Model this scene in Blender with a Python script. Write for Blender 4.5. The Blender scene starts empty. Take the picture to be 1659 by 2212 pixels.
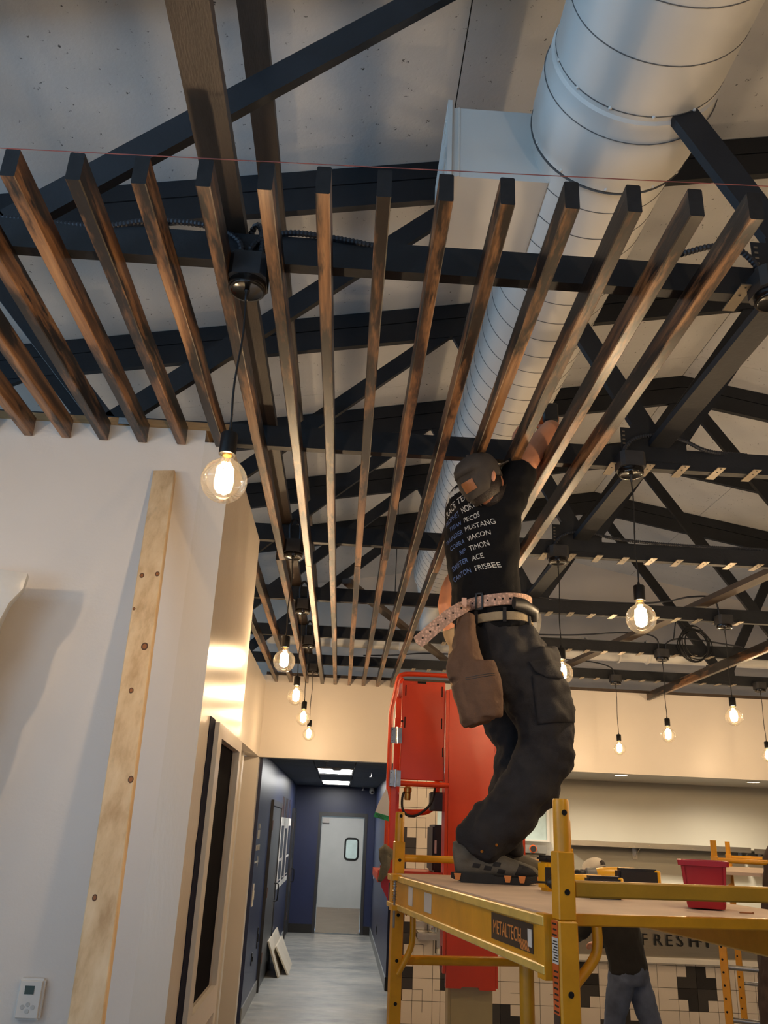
import bpy, bmesh, math, random
from mathutils import Vector, Matrix
from mathutils.bvhtree import BVHTree
SC = bpy.context.scene
COL = SC.collection
random.seed(11)
V = Vector
PI = math.pi

# ------------------------------------------------------------------ camera
cam_d = bpy.data.cameras.new('camera')
cam = bpy.data.objects.new('camera', cam_d)
COL.objects.link(cam)
cam_d.sensor_fit = 'HORIZONTAL'
cam_d.sensor_width = 36.0
cam_d.lens = 1790.0 * 36.0 / 1659.0
cam_d.clip_start = 0.05
RGT = V((0.997869, -0.050333, 0.041530))
UPV = V((-0.056732, -0.354676, 0.933266))
FWD = V((0.032244, 0.933633, 0.356776))
cam.matrix_world = Matrix(((RGT.x, UPV.x, -FWD.x, 0.0), (RGT.y, UPV.y, -FWD.y, 0.0),
                           (RGT.z, UPV.z, -FWD.z, 1.88), (0, 0, 0, 1)))
SC.camera = cam

# ------------------------------------------------------------------ world and daylight
SC.view_settings.view_transform = 'Standard'
SC.view_settings.look = 'None'
SC.view_settings.gamma = 1.0
SC.view_settings.use_curve_mapping = False
SC.view_settings.exposure = 0.0
wd = bpy.data.worlds.new('sky')
SC.world = wd
wd.use_nodes = True
wd.node_tree.nodes['Background'].inputs[0].default_value = (0.55, 0.74, 1.0, 1)
wd.node_tree.nodes['Background'].inputs[1].default_value = 1.0

def window_light(name, loc, target, sx, sy, power, color):
    l = bpy.data.lights.new(name, 'AREA')
    l.shape = 'RECTANGLE'
    l.size, l.size_y = sx, sy
    l.energy = power
    l.color = color
    o = bpy.data.objects.new(name, l)
    COL.objects.link(o)
    o.location = loc
    o.rotation_euler = (V(target) - V(loc)).to_track_quat('-Z', 'Y').to_euler()
    return o
# daylight entering through the storefront glass on the left and behind the camera
window_light('daylight_left', (-4.40, -0.9, 1.95), (0.0, -0.9, 1.95), 3.2, 2.9, 8, (0.45, 0.71, 1.0))
window_light('daylight_clerestory', (-4.42, 3.9, 3.87), (0.0, 3.9, 5.2), 12.6, 0.52, 130, (0.42, 0.70, 1.0))
# lamp at the rear storefront, aimed up and narrowed to cool the left ceiling
bk = window_light('daylight_back', (-3.0, -2.92, 1.75), (-2.2, 0.6, 5.2), 2.6, 2.5, 50, (0.38, 0.68, 1.0))
bk.data.spread = math.radians(88)
try:
    SC.cycles.use_denoising = True
    SC.cycles.denoiser = 'OPENIMAGEDENOISE'
    SC.cycles.max_bounces = 8
    SC.cycles.transparent_max_bounces = 16
    SC.cycles.sample_clamp_indirect = 6.0
    SC.cycles.caustics_reflective = False
    SC.cycles.caustics_refractive = False
except Exception:
    pass

# ------------------------------------------------------------------ helpers: materials
def lin(c):
    r = []
    for v in c[:3]:
        v = v / 255.0
        r.append(v / 12.92 if v <= 0.04045 else ((v + 0.055) / 1.055) ** 2.4)
    return (r[0], r[1], r[2], 1.0)

def new_mat(name):
    m = bpy.data.materials.new(name)
    m.use_nodes = True
    nt = m.node_tree
    b = nt.nodes['Principled BSDF']
    return m, nt, b

def coords(nt, scale, rnd=False):
    tc = nt.nodes.new('ShaderNodeTexCoord')
    mp = nt.nodes.new('ShaderNodeMapping')
    mp.inputs['Scale'].default_value = scale
    nt.links.new(tc.outputs['Object'], mp.inputs['Vector'])
    if rnd:
        oi = nt.nodes.new('ShaderNodeObjectInfo')
        mul = nt.nodes.new('ShaderNodeMath'); mul.operation = 'MULTIPLY'
        mul.inputs[1].default_value = 37.0
        nt.links.new(oi.outputs['Random'], mul.inputs[0])
        cb = nt.nodes.new('ShaderNodeCombineXYZ')
        for i in range(3):
            nt.links.new(mul.outputs[0], cb.inputs[i])
        nt.links.new(cb.outputs[0], mp.inputs['Location'])
    return mp

def noise(nt, vec, scale, detail=4.0, rough=0.55):
    n = nt.nodes.new('ShaderNodeTexNoise')
    n.inputs['Scale'].default_value = scale
    n.inputs['Detail'].default_value = detail
    n.inputs['Roughness'].default_value = rough
    nt.links.new(vec.outputs[0], n.inputs['Vector'])
    return n

def ramp(nt, fac, stops):
    r = nt.nodes.new('ShaderNodeValToRGB')
    el = r.color_ramp.elements
    while len(el) < len(stops):
        el.new(0.5)
    for e, (p, c) in zip(el, stops):
        e.position = p
        e.color = c
    nt.links.new(fac, r.inputs['Fac'])
    return r

def mixc(nt, mode, fac, a, b):
    m = nt.nodes.new('ShaderNodeMix')
    m.data_type = 'RGBA'
    m.blend_type = mode
    if isinstance(fac, float):
        m.inputs['Factor'].default_value = fac
    else:
        nt.links.new(fac, m.inputs['Factor'])
    for s, k in ((a, 6), (b, 7)):
        if isinstance(s, tuple):
            m.inputs[k].default_value = s
        else:
            nt.links.new(s, m.inputs[k])
    return m.outputs[2]

def bump(nt, b, h, strength, dist=0.01):
    n = nt.nodes.new('ShaderNodeBump')
    n.inputs['Strength'].default_value = strength
    n.inputs['Distance'].default_value = dist
    nt.links.new(h, n.inputs['Height'])
    nt.links.new(n.outputs[0], b.inputs['Normal'])

def basic(name, rgb, rough=0.5, metal=0.0, var=0.12, scale=6.0, bmp=0.0, bscale=60.0, stretch=(1, 1, 1), spec=0.5, rnd=False):
    m, nt, b = new_mat(name)
    c = lin(rgb)
    mp = coords(nt, stretch, rnd)
    n = noise(nt, mp, scale)
    lo = tuple(x * (1 - var) for x in c[:3]) + (1,)
    hi = tuple(min(1, x * (1 + var)) for x in c[:3]) + (1,)
    r = ramp(nt, n.outputs['Fac'], [(0.3, lo), (0.7, hi)])
    nt.links.new(r.outputs[0], b.inputs['Base Color'])
    b.inputs['Roughness'].default_value = rough
    b.inputs['Metallic'].default_value = metal
    b.inputs['Specular IOR Level'].default_value = spec
    if bmp > 0:
        n2 = noise(nt, mp, bscale, 3.0)
        bump(nt, b, n2.outputs['Fac'], bmp)
    return m

def emission(name, rgb, strength):
    m, nt, b = new_mat(name)
    b.inputs['Base Color'].default_value = (0.8, 0.8, 0.8, 1)
    b.inputs['Emission Color'].default_value = rgb if len(rgb) == 4 else tuple(rgb) + (1,)
    b.inputs['Emission Strength'].default_value = strength
    return m

def clear_glass(name, tint, refl=0.12, bloom=0.0):
    m, nt, b = new_mat(name)
    nt.nodes.remove(b)
    tr = nt.nodes.new('ShaderNodeBsdfTransparent'); tr.inputs[0].default_value = tint
    gl = nt.nodes.new('ShaderNodeBsdfGlossy'); gl.inputs['Roughness'].default_value = 0.03
    lw = nt.nodes.new('ShaderNodeLayerWeight'); lw.inputs['Blend'].default_value = 0.25
    mr = nt.nodes.new('ShaderNodeMapRange')
    mr.inputs['To Min'].default_value = 0.03
    mr.inputs['To Max'].default_value = refl * 5
    nt.links.new(lw.outputs['Fresnel'], mr.inputs['Value'])
    mx = nt.nodes.new('ShaderNodeMixShader')
    nt.links.new(mr.outputs[0], mx.inputs[0])
    nt.links.new(tr.outputs[0], mx.inputs[1])
    nt.links.new(gl.outputs[0], mx.inputs[2])
    last = mx
    if bloom > 0:
        # translucent mix puts the bloom of a lit bulb into its glass
        tl = nt.nodes.new('ShaderNodeBsdfTranslucent'); tl.inputs[0].default_value = (1.0, 0.9, 0.72, 1)
        m2 = nt.nodes.new('ShaderNodeMixShader'); m2.inputs[0].default_value = bloom
        nt.links.new(mx.outputs[0], m2.inputs[1])
        nt.links.new(tl.outputs[0], m2.inputs[2])
        last = m2
    nt.links.new(last.outputs[0], nt.nodes['Material Output'].inputs['Surface'])
    return m

def char_wood(name, axis=1):
    """stained softwood scorched with a torch: brown grain, black burnt streaks"""
    m, nt, b = new_mat(name)
    st = [26.0, 26.0, 26.0]; st[axis] = 1.3
    mp = coords(nt, tuple(st), True)
    g = noise(nt, mp, 1.0, 7.0, 0.62)
    col = ramp(nt, g.outputs['Fac'], [(0.30, lin((46, 30, 19))), (0.45, lin((92, 64, 42))), (0.57, lin((138, 98, 64))), (0.75, lin((186, 142, 98)))])
    st2 = [9.0, 9.0, 9.0]; st2[axis] = 1.5
    mp2 = coords(nt, tuple(st2), True)
    p = noise(nt, mp2, 1.0, 5.0, 0.7)
    burn = ramp(nt, p.outputs['Fac'], [(0.47, (0, 0, 0, 1)), (0.56, (1, 1, 1, 1))])
    out = mixc(nt, 'MIX', burn.outputs[0], lin((26, 19, 15)), col.outputs[0])
    nt.links.new(out, b.inputs['Base Color'])
    b.inputs['Roughness'].default_value = 0.36
    b.inputs['Specular IOR Level'].default_value = 0.65
    bump(nt, b, g.outputs['Fac'], 0.35, 0.004)
    return m

def pine(name, axis=2):
    m, nt, b = new_mat(name)
    st = [20.0, 20.0, 20.0]; st[axis] = 1.2
    mp = coords(nt, tuple(st), True)
    g = noise(nt, mp, 1.0, 6.0, 0.6)
    col = ramp(nt, g.outputs['Fac'], [(0.3, lin((190, 156, 114))), (0.5, lin((218, 188, 146))), (0.7, lin((230, 204, 166)))])
    mp2 = coords(nt, (3.0, 3.0, 3.0))
    k = nt.nodes.new('ShaderNodeTexVoronoi')
    k.inputs['Scale'].default_value = 1.6
    nt.links.new(mp2.outputs[0], k.inputs['Vector'])
    kn = ramp(nt, k.outputs['Distance'], [(0.01, (0, 0, 0, 1)), (0.03, (1, 1, 1, 1))])
    out = mixc(nt, 'MIX', kn.outputs[0], lin((110, 66, 34)), col.outputs[0])
    st3 = [10.0, 10.0, 10.0]; st3[axis] = 0.9
    mp3 = coords(nt, tuple(st3))
    s = noise(nt, mp3, 1.0, 5.0, 0.7)
    sm = ramp(nt, s.outputs['Fac'], [(0.60, (0, 0, 0, 1)), (0.80, (0.6, 0.6, 0.6, 1))])
    out = mixc(nt, 'MIX', sm.outputs[0], out, lin((150, 130, 104)))
    nt.links.new(out, b.inputs['Base Color'])
    b.inputs['Roughness'].default_value = 0.65
    bump(nt, b, g.outputs['Fac'], 0.25, 0.003)
    return m

def osb_white(name):
    m, nt, b = new_mat(name)
    mp = coords(nt, (1, 1, 1))
    n = noise(nt, mp, 2.2, 5)
    c = ramp(nt, n.outputs['Fac'], [(0.3, lin((210, 210, 208))), (0.7, lin((222, 221, 219)))])
    mp2 = coords(nt, (13, 13, 13))
    f = noise(nt, mp2, 2.6, 3, 0.65)
    fl = ramp(nt, f.outputs['Fac'], [(0.28, lin((110, 110, 110))), (0.335, (1, 1, 1, 1))])
    out = mixc(nt, 'MULTIPLY', 1.0, c.outputs[0], fl.outputs[0])
    nt.links.new(out, b.inputs['Base Color'])
    b.inputs['Roughness'].default_value = 0.7
    bump(nt, b, f.outputs['Fac'], 0.35, 0.004)
    return m

def concrete(name):
    m, nt, b = new_mat(name)
    mp = coords(nt, (1.0, 2.4, 1.0))
    n = noise(nt, mp, 1.6, 8, 0.68)
    c = ramp(nt, n.outputs['Fac'], [(0.32, lin((104, 108, 110))), (0.48, lin((136, 136, 133))), (0.62, lin((158, 155, 148))), (0.78, lin((182, 176, 164)))])
    nt.links.new(c.outputs[0], b.inputs['Base Color'])
    n2 = noise(nt, mp, 6.0, 4)
    r = ramp(nt, n2.outputs['Fac'], [(0.3, (0.28, 0.28, 0.28, 1)), (0.7, (0.55, 0.55, 0.55, 1))])
    nt.links.new(r.outputs[0], b.inputs['Roughness'])
    return m

def braid(name, rgb):
    m, nt, b = new_mat(name)
    mp = coords(nt, (1, 1, 1))
    k = nt.nodes.new('ShaderNodeTexVoronoi')
    k.inputs['Scale'].default_value = 95.0
    nt.links.new(mp.outputs[0], k.inputs['Vector'])
    c = lin(rgb)
    r = ramp(nt, k.outputs['Distance'], [(0.2, tuple(min(1, x * 1.12) for x in c[:3]) + (1,)), (0.6, tuple(x * 0.62 for x in c[:3]) + (1,))])
    nt.links.new(r.outputs[0], b.inputs['Base Color'])
    b.inputs['Roughness'].default_value = 0.55
    bump(nt, b, k.outputs['Distance'], -0.5, 0.004)
    return m

M = {}
M['wall'] = basic('warm_white_paint', (226, 217, 206), 0.40, 0, 0.03, 1.5, 0.05, 90)
M['wall_gloss'] = basic('semi_gloss_white_paint', (226, 216, 202), 0.27, 0, 0.03, 1.5, 0.10, 70, (1, 1, 0.25))
M['kitchen_wall'] = basic('pale_green_board', (214, 208, 190), 0.45, 0, 0.04, 1.2)
M['navy'] = basic('navy_paint', (31, 41, 74), 0.36, 0, 0.10, 2.0, 0.04, 80)
M['navy_dark'] = basic('dark_navy_paint', (22, 29, 52), 0.8, 0, 0.1, 3.0, 0, 1, (1, 1, 1), 0.1)
M['black_void'] = basic('black_board', (10, 11, 19), 0.9, 0, 0.1, 3.0, 0, 1, (1, 1, 1), 0.05)
M['ceil_tile'] = basic('dark_grey_acoustic_tile', (84, 92, 102), 0.8, 0, 0.08, 20, 0.2, 120)
M['floor'] = concrete('trowelled_concrete')
M['osb'] = osb_white('white_painted_strand_board')
M['truss'] = basic('charcoal_truss_paint', (35, 37, 41), 0.55, 0, 0.22, 3.5, 0.12, 40, (1, 1, 1), 0.35, True)
M['truss_brown'] = basic('dark_brown_stain', (70, 58, 48), 0.5, 0, 0.25, 3.0, 0.12, 40, (6, 1, 6), 0.5, True)
M['steel_plate'] = basic('galvanised_plate', (150, 138, 120), 0.35, 0.75, 0.1, 12)
M['char'] = char_wood('charred_slat_wood', 1)
M['char_end'] = basic('black_burnt_end_grain', (26, 24, 24), 0.75, 0, 0.4, 40)
M['pine'] = pine('pine_stud', 2)
M['pine_plate'] = basic('raw_pine_plate', (170, 132, 86), 0.7, 0, 0.2, 10, 0.1, 60, (1, 6, 6))
M['duct'] = basic('white_painted_duct', (218, 216, 210), 0.42, 0.0, 0.04, 2.0, 0.03, 20)
M['duct_seam'] = basic('duct_seam_groove', (96, 96, 96), 0.6)
M['black_metal'] = basic('satin_black_metal', (22, 22, 23), 0.38, 0.2, 0.15, 20)
M['black_gloss'] = basic('gloss_black', (20, 18, 17), 0.16, 0.0, 0.1, 20)
M['box_grey'] = basic('dark_grey_box_paint', (50, 50, 52), 0.5, 0, 0.15, 20)
M['conduit'] = basic('dark_conduit', (48, 50, 56), 0.45, 0.3, 0.1, 20)
M['cord'] = basic('black_cord', (18, 18, 19), 0.6, 0, 0.1, 30)
M['glass'] = clear_glass('bulb_glass', (1.0, 0.97, 0.92, 1), 0.10, 0.004)
M['pane'] = clear_glass('window_glass', (0.94, 0.97, 1.0, 1), 0.12)
M['brass'] = basic('brass', (196, 150, 80), 0.3, 1.0)
M['filament'] = emission('lit_filament', (1.0, 0.66, 0.30, 1), 160.0)
M['panel_light'] = emission('lit_ceiling_panel', (1.0, 0.98, 0.93, 1), 28.0)
M['downlight'] = emission('lit_downlight', (1.0, 0.82, 0.58, 1), 14.0)
M['yellow'] = basic('yellow_scaffold_paint', (214, 150, 26), 0.32, 0.0, 0.14, 9, 0.05, 60)
M['yellow_worn'] = basic('worn_yellow_flange', (222, 186, 96), 0.34, 0.1, 0.16, 14)
M['olive'] = basic('dull_yellow_paint', (168, 126, 30), 0.38, 0.0, 0.14, 9, 0.05, 60)
M['hole'] = basic('dark_hole', (8, 7, 6), 0.9)
M['deck'] = basic('dusty_plywood', (202, 182, 163), 0.75, 0, 0.10, 5, 0.1, 70)
M['orange'] = basic('orange_lift_paint', (206, 62, 22), 0.30, 0, 0.08, 4)
M['beige'] = basic('beige_mast_paint', (176, 160, 112), 0.4, 0, 0.06, 4)
M['steel'] = basic('brushed_stainless', (196, 190, 178), 0.26, 1.0, 0.08, 2.0, 0.04, 60, (1, 1, 24))
M['chrome'] = basic('polished_chrome', (214, 214, 214), 0.08, 1.0, 0.02)
M['zinc'] = basic('zinc_steel', (150, 150, 150), 0.3, 0.9, 0.15, 30)
M['tile_white'] = basic('cream_tile', (224, 212, 198), 0.30, 0, 0.02, 3, 0, 1, (1, 1, 1), 0.5, True)
M['tile_dark'] = basic('charcoal_tile', (60, 56, 54), 0.34, 0, 0.12, 3, 0, 1, (1, 1, 1), 0.5, True)
M['tile_black'] = basic('near_black_tile', (40, 36, 35), 0.34, 0, 0.12, 3, 0, 1, (1, 1, 1), 0.5, True)
M['grout'] = basic('dark_grout', (54, 46, 42), 0.8)
M['door_grey'] = basic('pale_grey_door', (176, 178, 176), 0.4, 0, 0.05, 3)
M['door_dark'] = basic('charcoal_door', (64, 66, 68), 0.36, 0, 0.08, 3)
M['frame_dark'] = basic('charcoal_door_frame', (48, 48, 50), 0.4)
M['base_grey'] = basic('grey_base_tile', (128, 130, 130), 0.5, 0, 0.08, 6)
M['base_black'] = basic('black_base', (26, 25, 24), 0.35)
M['white_plastic'] = basic('white_plastic', (226, 222, 214), 0.35, 0, 0.02)
M['lcd'] = basic('green_grey_lcd', (70, 84, 76), 0.2)
M['grey_mark'] = basic('grey_print', (196, 194, 188), 0.5)
M['film'] = basic('cloudy_plastic_film', (220, 218, 212), 0.25, 0, 0.05, 6, 0.4, 14)
M['skin'] = basic('skin', (206, 142, 108), 0.5, 0, 0.06, 14)
M['shirt'] = basic('black_cotton', (17, 17, 19), 0.9, 0, 0.12, 14, 0.1, 220, (1, 1, 1), 0.2)
M['jeans_black'] = basic('faded_black_canvas', (44, 43, 45), 0.85, 0, 0.22, 9, 0.2, 240, (1, 1, 1), 0.25)
M['hair'] = basic('dark_hair', (40, 30, 24), 0.6, 0, 0.2, 60, 0.4, 120)
M['cap_grey'] = basic('charcoal_cap_cloth', (66, 60, 55), 0.85, 0, 0.1, 20, 0.15, 260)
M['leather'] = basic('tan_leather', (150, 92, 48), 0.5, 0, 0.15, 20)
M['belt_tan'] = braid('braided_tan_leather', (208, 168, 146))
M['belt_edge'] = basic('plain_tan_leather', (212, 172, 150), 0.5)
M['web_belt'] = basic('khaki_web_belt', (156, 140, 112), 0.8, 0, 0.1, 40, 0.2, 300)
M['pouch'] = basic('brown_suede', (98, 72, 54), 0.85, 0, 0.18, 12, 0.2, 150)
M['shoe'] = basic('grey_nubuck', (94, 89, 79), 0.8, 0, 0.15, 20, 0.15, 200)
M['shoe_dark'] = basic('dark_mesh', (34, 33, 34), 0.8, 0, 0.2, 60)
M['sole'] = basic('black_rubber', (26, 25, 25), 0.7, 0, 0.2, 30)
M['orange_lug'] = basic('orange_rubber', (210, 130, 66), 0.6)
M['lace'] = basic('brown_lace', (110, 86, 60), 0.8)
M['white_print'] = basic('white_shirt_print', (214, 210, 200), 0.7)
M['blue_print'] = basic('blue_shirt_print', (104, 128, 178), 0.7)
M['red_bin'] = basic('dark_red_plastic', (164, 30, 40), 0.35, 0, 0.06, 6)
M['tool_yellow'] = basic('yellow_tool_plastic', (238, 174, 22), 0.35)
M['tool_black'] = basic('black_tool_plastic', (28, 28, 30), 0.45)
M['tool_grey'] = basic('grey_tool_plastic', (120, 118, 112), 0.45)
M['label_dark'] = basic('dark_sticker', (52, 44, 40), 0.3)
M['label_orange'] = basic('orange_lettering', (216, 136, 66), 0.4)
M['label_red'] = basic('orange_red_sticker', (208, 92, 36), 0.35)
M['paper'] = basic('white_paper', (216, 210, 200), 0.5)
M['green'] = basic('green_tag', (24, 150, 84), 0.5)
M['black_print'] = basic('black_print', (24, 24, 24), 0.5)
M['jeans_blue'] = basic('blue_denim', (74, 86, 112), 0.85, 0, 0.25, 8, 0.2, 260)
M['jacket_black'] = basic('black_jacket', (24, 23, 24), 0.85, 0, 0.15, 12)
M['jacket_brown'] = basic('dark_brown_jacket', (62, 50, 46), 0.85, 0, 0.18, 8, 0.2, 120)
M['cap_white'] = basic('white_cap_mesh', (220, 214, 204), 0.8)
M['olive_cloth'] = basic('grey_green_canvas', (112, 100, 80), 0.85, 0, 0.15, 10, 0.2, 200)
M['tan_shirt'] = basic('tan_shirt', (158, 140, 112), 0.85, 0, 0.1, 12)
M['glove'] = basic('grey_green_glove', (102, 98, 82), 0.85, 0, 0.2, 20, 0.2, 120)
M['string'] = basic('pink_mason_line', (150, 84, 76), 0.7)
M['mdf'] = basic('unpainted_board', (200, 190, 172), 0.6, 0, 0.08, 4)
M['poster'] = basic('dark_poster_print', (40, 46, 58), 0.25, 0, 0.5, 7)
M['strip'] = basic('bronze_strip', (110, 78, 66), 0.4)
M['trim_white'] = basic('white_trim', (226, 220, 210), 0.35, 0, 0.02)
M['window_bright'] = basic('frosted_partition_glass', (196, 216, 214), 0.3)

# ------------------------------------------------------------------ helpers: geometry
class B:
    """collects shapes in world (or thing-local) coordinates for ONE mesh object"""
    def __init__(self):
        self.bm = bmesh.new()

    def verts(self, pts):
        return [self.bm.verts.new(p) for p in pts]

    def face(self, vs, mi=0):
        try:
            f = self.bm.faces.new(vs)
            f.material_index = mi
            return f
        except ValueError:
            return None

    def hexa(self, p, mi=0, ends=None):
        v = self.verts(p)
        idx = ((0, 3, 2, 1), (4, 5, 6, 7), (0, 1, 5, 4), (1, 2, 6, 5), (2, 3, 7, 6), (3, 0, 4, 7))
        for k, q in enumerate(idx):
            self.face([v[i] for i in q], mi if ends is None or k > 1 else ends)
        return self

    def box(self, x0, x1, y0, y1, z0, z1, mi=0):
        return self.hexa([(x0, y0, z0), (x1, y0, z0), (x1, y1, z0), (x0, y1, z0),
                          (x0, y0, z1), (x1, y0, z1), (x1, y1, z1), (x0, y1, z1)], mi)

    def beam(self, a, b, w, h, up=(0, 0, 1), mi=0, ends=None):
        """bar from a to b; w across, h along up"""
        a, b = V(a), V(b)
        t = (b - a).normalized()
        s = t.cross(V(up))
        if s.length < 1e-5:
            s = t.cross(V((1, 0, 0)))
        s.normalize()
        u = s.cross(t).normalized()
        s, u = s * w / 2, u * h / 2
        self.hexa([a - s - u, a + s - u, a + s + u, a - s + u, b - s - u, b + s - u, b + s + u, b - s + u], mi, ends)
        return self

    def prism(self, poly, o, U, W, N, d0, d1, mi=0):
        """polygon (u,w) extruded along N from d0 to d1"""
        o, U, W, N = V(o), V(U), V(W), V(N)
        a = self.verts([o + U * p[0] + W * p[1] + N * d0 for p in poly])
        b = self.verts([o + U * p[0] + W * p[1] + N * d1 for p in poly])
        self.face(a[::-1], mi)
        self.face(b, mi)
        n = len(poly)
        for i in range(n):
            self.face([a[i], a[(i + 1) % n], b[(i + 1) % n], b[i]], mi)
        return self

    def rings(self, rings, closed=False, caps=True, mi=0):
        vr = [self.verts(r) for r in rings]
        n = len(vr[0])
        m = len(vr)
        for i in range(m if closed else m - 1):
            a, b = vr[i], vr[(i + 1) % m]
            for j in range(n):
                self.face([a[j], a[(j + 1) % n], b[(j + 1) % n], b[j]], mi)
        if caps and not closed:
            self.face(vr[0][::-1], mi)
            self.face(vr[-1], mi)
        return self

    def tube(self, pts, r, n=8, closed=False, caps=True, mi=0, flat=None):
        pts = [V(p) for p in pts]
        m = len(pts)
        rad = r if isinstance(r, (list, tuple)) else [r] * m
        out = []
        prev = None
        for i, p in enumerate(pts):
            if closed:
                t = pts[(i + 1) % m] - pts[i - 1]
            elif i == 0:
                t = pts[1] - p
            elif i == m - 1:
                t = p - pts[i - 1]
            else:
                t = (pts[i + 1] - p).normalized() + (p - pts[i - 1]).normalized()
            t.normalize()
            if prev is None:
                s = t.cross(V((0, 0, 1)))
                if s.length < 0.05:
                    s = t.cross(V((1, 0, 0)))
            else:
                s = prev - t * prev.dot(t)
            s.normalize()
            prev = s
            u = t.cross(s)
            k = flat if flat else 1.0
            out.append([p + s * rad[i] * math.cos(2 * PI * j / n + PI / n) + u * rad[i] * k * math.sin(2 * PI * j / n + PI / n) for j in range(n)])
        return self.rings(out, closed, caps, mi)

    def lathe(self, prof, c=(0, 0, 0), n=24, axis='Z', caps=False, mi=0):
        c = V(c)
        out = []
        for r, h in prof:
            ring = []
            for j in range(n):
                a = 2 * PI * j / n
                x, y = max(r, 1e-4) * math.cos(a), max(r, 1e-4) * math.sin(a)
                ring.append(c + (V((x, y, h)) if axis == 'Z' else V((x, h, y)) if axis == 'Y' else V((h, x, y))))
            out.append(ring)
        return self.rings(out, False, caps, mi)

    def loft(self, st, n=18, u=None, mi=0):
        """closed limb through stations (centre, rx, ry[, u])"""
        P = [V(s[0]) for s in st]
        out = []
        m = len(P)
        for i, s in enumerate(st):
            if i == 0:
                t = P[1] - P[0]
            elif i == m - 1:
                t = P[-1] - P[-2]
            else:
                t = (P[i + 1] - P[i]).normalized() + (P[i] - P[i - 1]).normalized()
            t.normalize()
            uu = V(s[3]) if len(s) > 3 else V(u if u else (1, 0, 0))
            uu = uu - t * uu.dot(t)
            if uu.length < 1e-4:
                uu = t.orthogonal()
            uu.normalize()
            w = t.cross(uu)
            out.append([P[i] + uu * s[1] * math.cos(2 * PI * j / n) + w * s[2] * math.sin(2 * PI * j / n) for j in range(n)])
        return self.rings(out, False, True, mi)

    def ball(self, c, rx, ry, rz, n=16, m=10, mi=0):
        c = V(c)
        out = []
        for i in range(1, m):
            a = PI * i / m
            out.append([c + V((rx * math.sin(a) * math.cos(2 * PI * j / n), ry * math.sin(a) * math.sin(2 * PI * j / n), -rz * math.cos(a))) for j in range(n)])
        return self.rings(out, False, True, mi)

    def xform(self, mat):
        bmesh.ops.transform(self.bm, matrix=mat, verts=self.bm.verts)
        return self

    def bevel(self, w, seg=1):
        bmesh.ops.bevel(self.bm, geom=list(self.bm.edges), offset=w, segments=seg, affect='EDGES', clamp_overlap=True)
        return self

    def add(self, other):
        me = bpy.data.meshes.new('tmp')
        other.bm.to_mesh(me)
        self.bm.from_mesh(me)
        bpy.data.meshes.remove(me)
        return self

def world_of(o):
    m = o.matrix_basis.copy()
    while o.parent:
        o = o.parent
        m = o.matrix_basis @ m
    return m

def obj(name, b, mats, parent=None, smooth=False, local=False):
    """link ONE mesh object; verts are world coordinates unless local=True"""
    bm = b.bm
    bmesh.ops.recalc_face_normals(bm, faces=bm.faces)
    if parent is not None and not local:
        bmesh.ops.transform(bm, matrix=world_of(parent).inverted(), verts=bm.verts)
    me = bpy.data.meshes.new(name)
    bm.to_mesh(me)
    bm.free()
    for m in (mats if isinstance(mats, (list, tuple)) else [mats]):
        me.materials.append(M[m] if isinstance(m, str) else m)
    if smooth:
        for p in me.polygons:
            p.use_smooth = True
        if smooth != 'all':
            try:
                me.set_sharp_from_angle(angle=math.radians(40))
            except Exception:
                pass
    o = bpy.data.objects.new(name, me)
    COL.objects.link(o)
    if parent is not None:
        o.parent = parent
    else:
        # put the origin at the base centre of the mesh
        xs = [v.co for v in me.vertices]
        lo = V((min(v.x for v in xs), min(v.y for v in xs), min(v.z for v in xs)))
        hi = V((max(v.x for v in xs), max(v.y for v in xs), max(v.z for v in xs)))
        c = V(((lo.x + hi.x) / 2, (lo.y + hi.y) / 2, lo.z))
        me.transform(Matrix.Translation(-c))
        o.location = c
    return o

def tag(o, label, cat, group=None):
    o['label'] = label
    o['category'] = cat
    if group:
        o['group'] = group
    return o

def thing(name, label, cat, loc=(0, 0, 0), rotz=0.0, group=None):
    o = bpy.data.objects.new(name, None)
    o.empty_display_size = 0.1
    COL.objects.link(o)
    o.location = loc
    o.rotation_euler = (0, 0, rotz)
    return tag(o, label, cat, group)

def struct(name, b, mats, smooth=False):
    o = obj(name, b, mats, None, smooth)
    o['kind'] = 'structure'
    return o

def piece(src, parent, loc, rot=None):
    """a copy of a piece sharing its mesh"""
    o = src.copy()
    COL.objects.link(o)
    o.parent = parent
    o.location = loc
    if rot is not None:
        o.rotation_euler = rot
    return o

def spline(pts, k=8):
    """Catmull-Rom through pts"""
    pts = [V(p) for p in pts]
    q = [pts[0] * 2 - pts[1]] + pts + [pts[-1] * 2 - pts[-2]]
    out = []
    for i in range(1, len(q) - 2):
        a, b, c, d = q[i - 1], q[i], q[i + 1], q[i + 2]
        for j in range(k):
            t = j / k
            out.append(0.5 * ((2 * b) + (c - a) * t + (2 * a - 5 * b + 4 * c - d) * t * t + (3 * b - a - 3 * c + d) * t ** 3))
    out.append(pts[-1])
    return out

def text_b(body, size, extrude=0.001, align='LEFT', sx=1.0):
    """lettering in the XY plane as a B"""
    cu = bpy.data.curves.new('txt', 'FONT')
    cu.body = body
    cu.size = size
    cu.extrude = extrude
    cu.align_x = align
    cu.resolution_u = 3
    o = bpy.data.objects.new('txt', cu)
    COL.objects.link(o)
    bpy.context.view_layer.update()
    me = o.to_mesh()
    b = B()
    b.bm.from_mesh(me)
    o.to_mesh_clear()
    bpy.data.objects.remove(o)
    bpy.data.curves.remove(cu)
    if sx != 1.0:
        b.xform(Matrix.Diagonal((sx, 1, 1, 1)))
    return b

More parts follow.
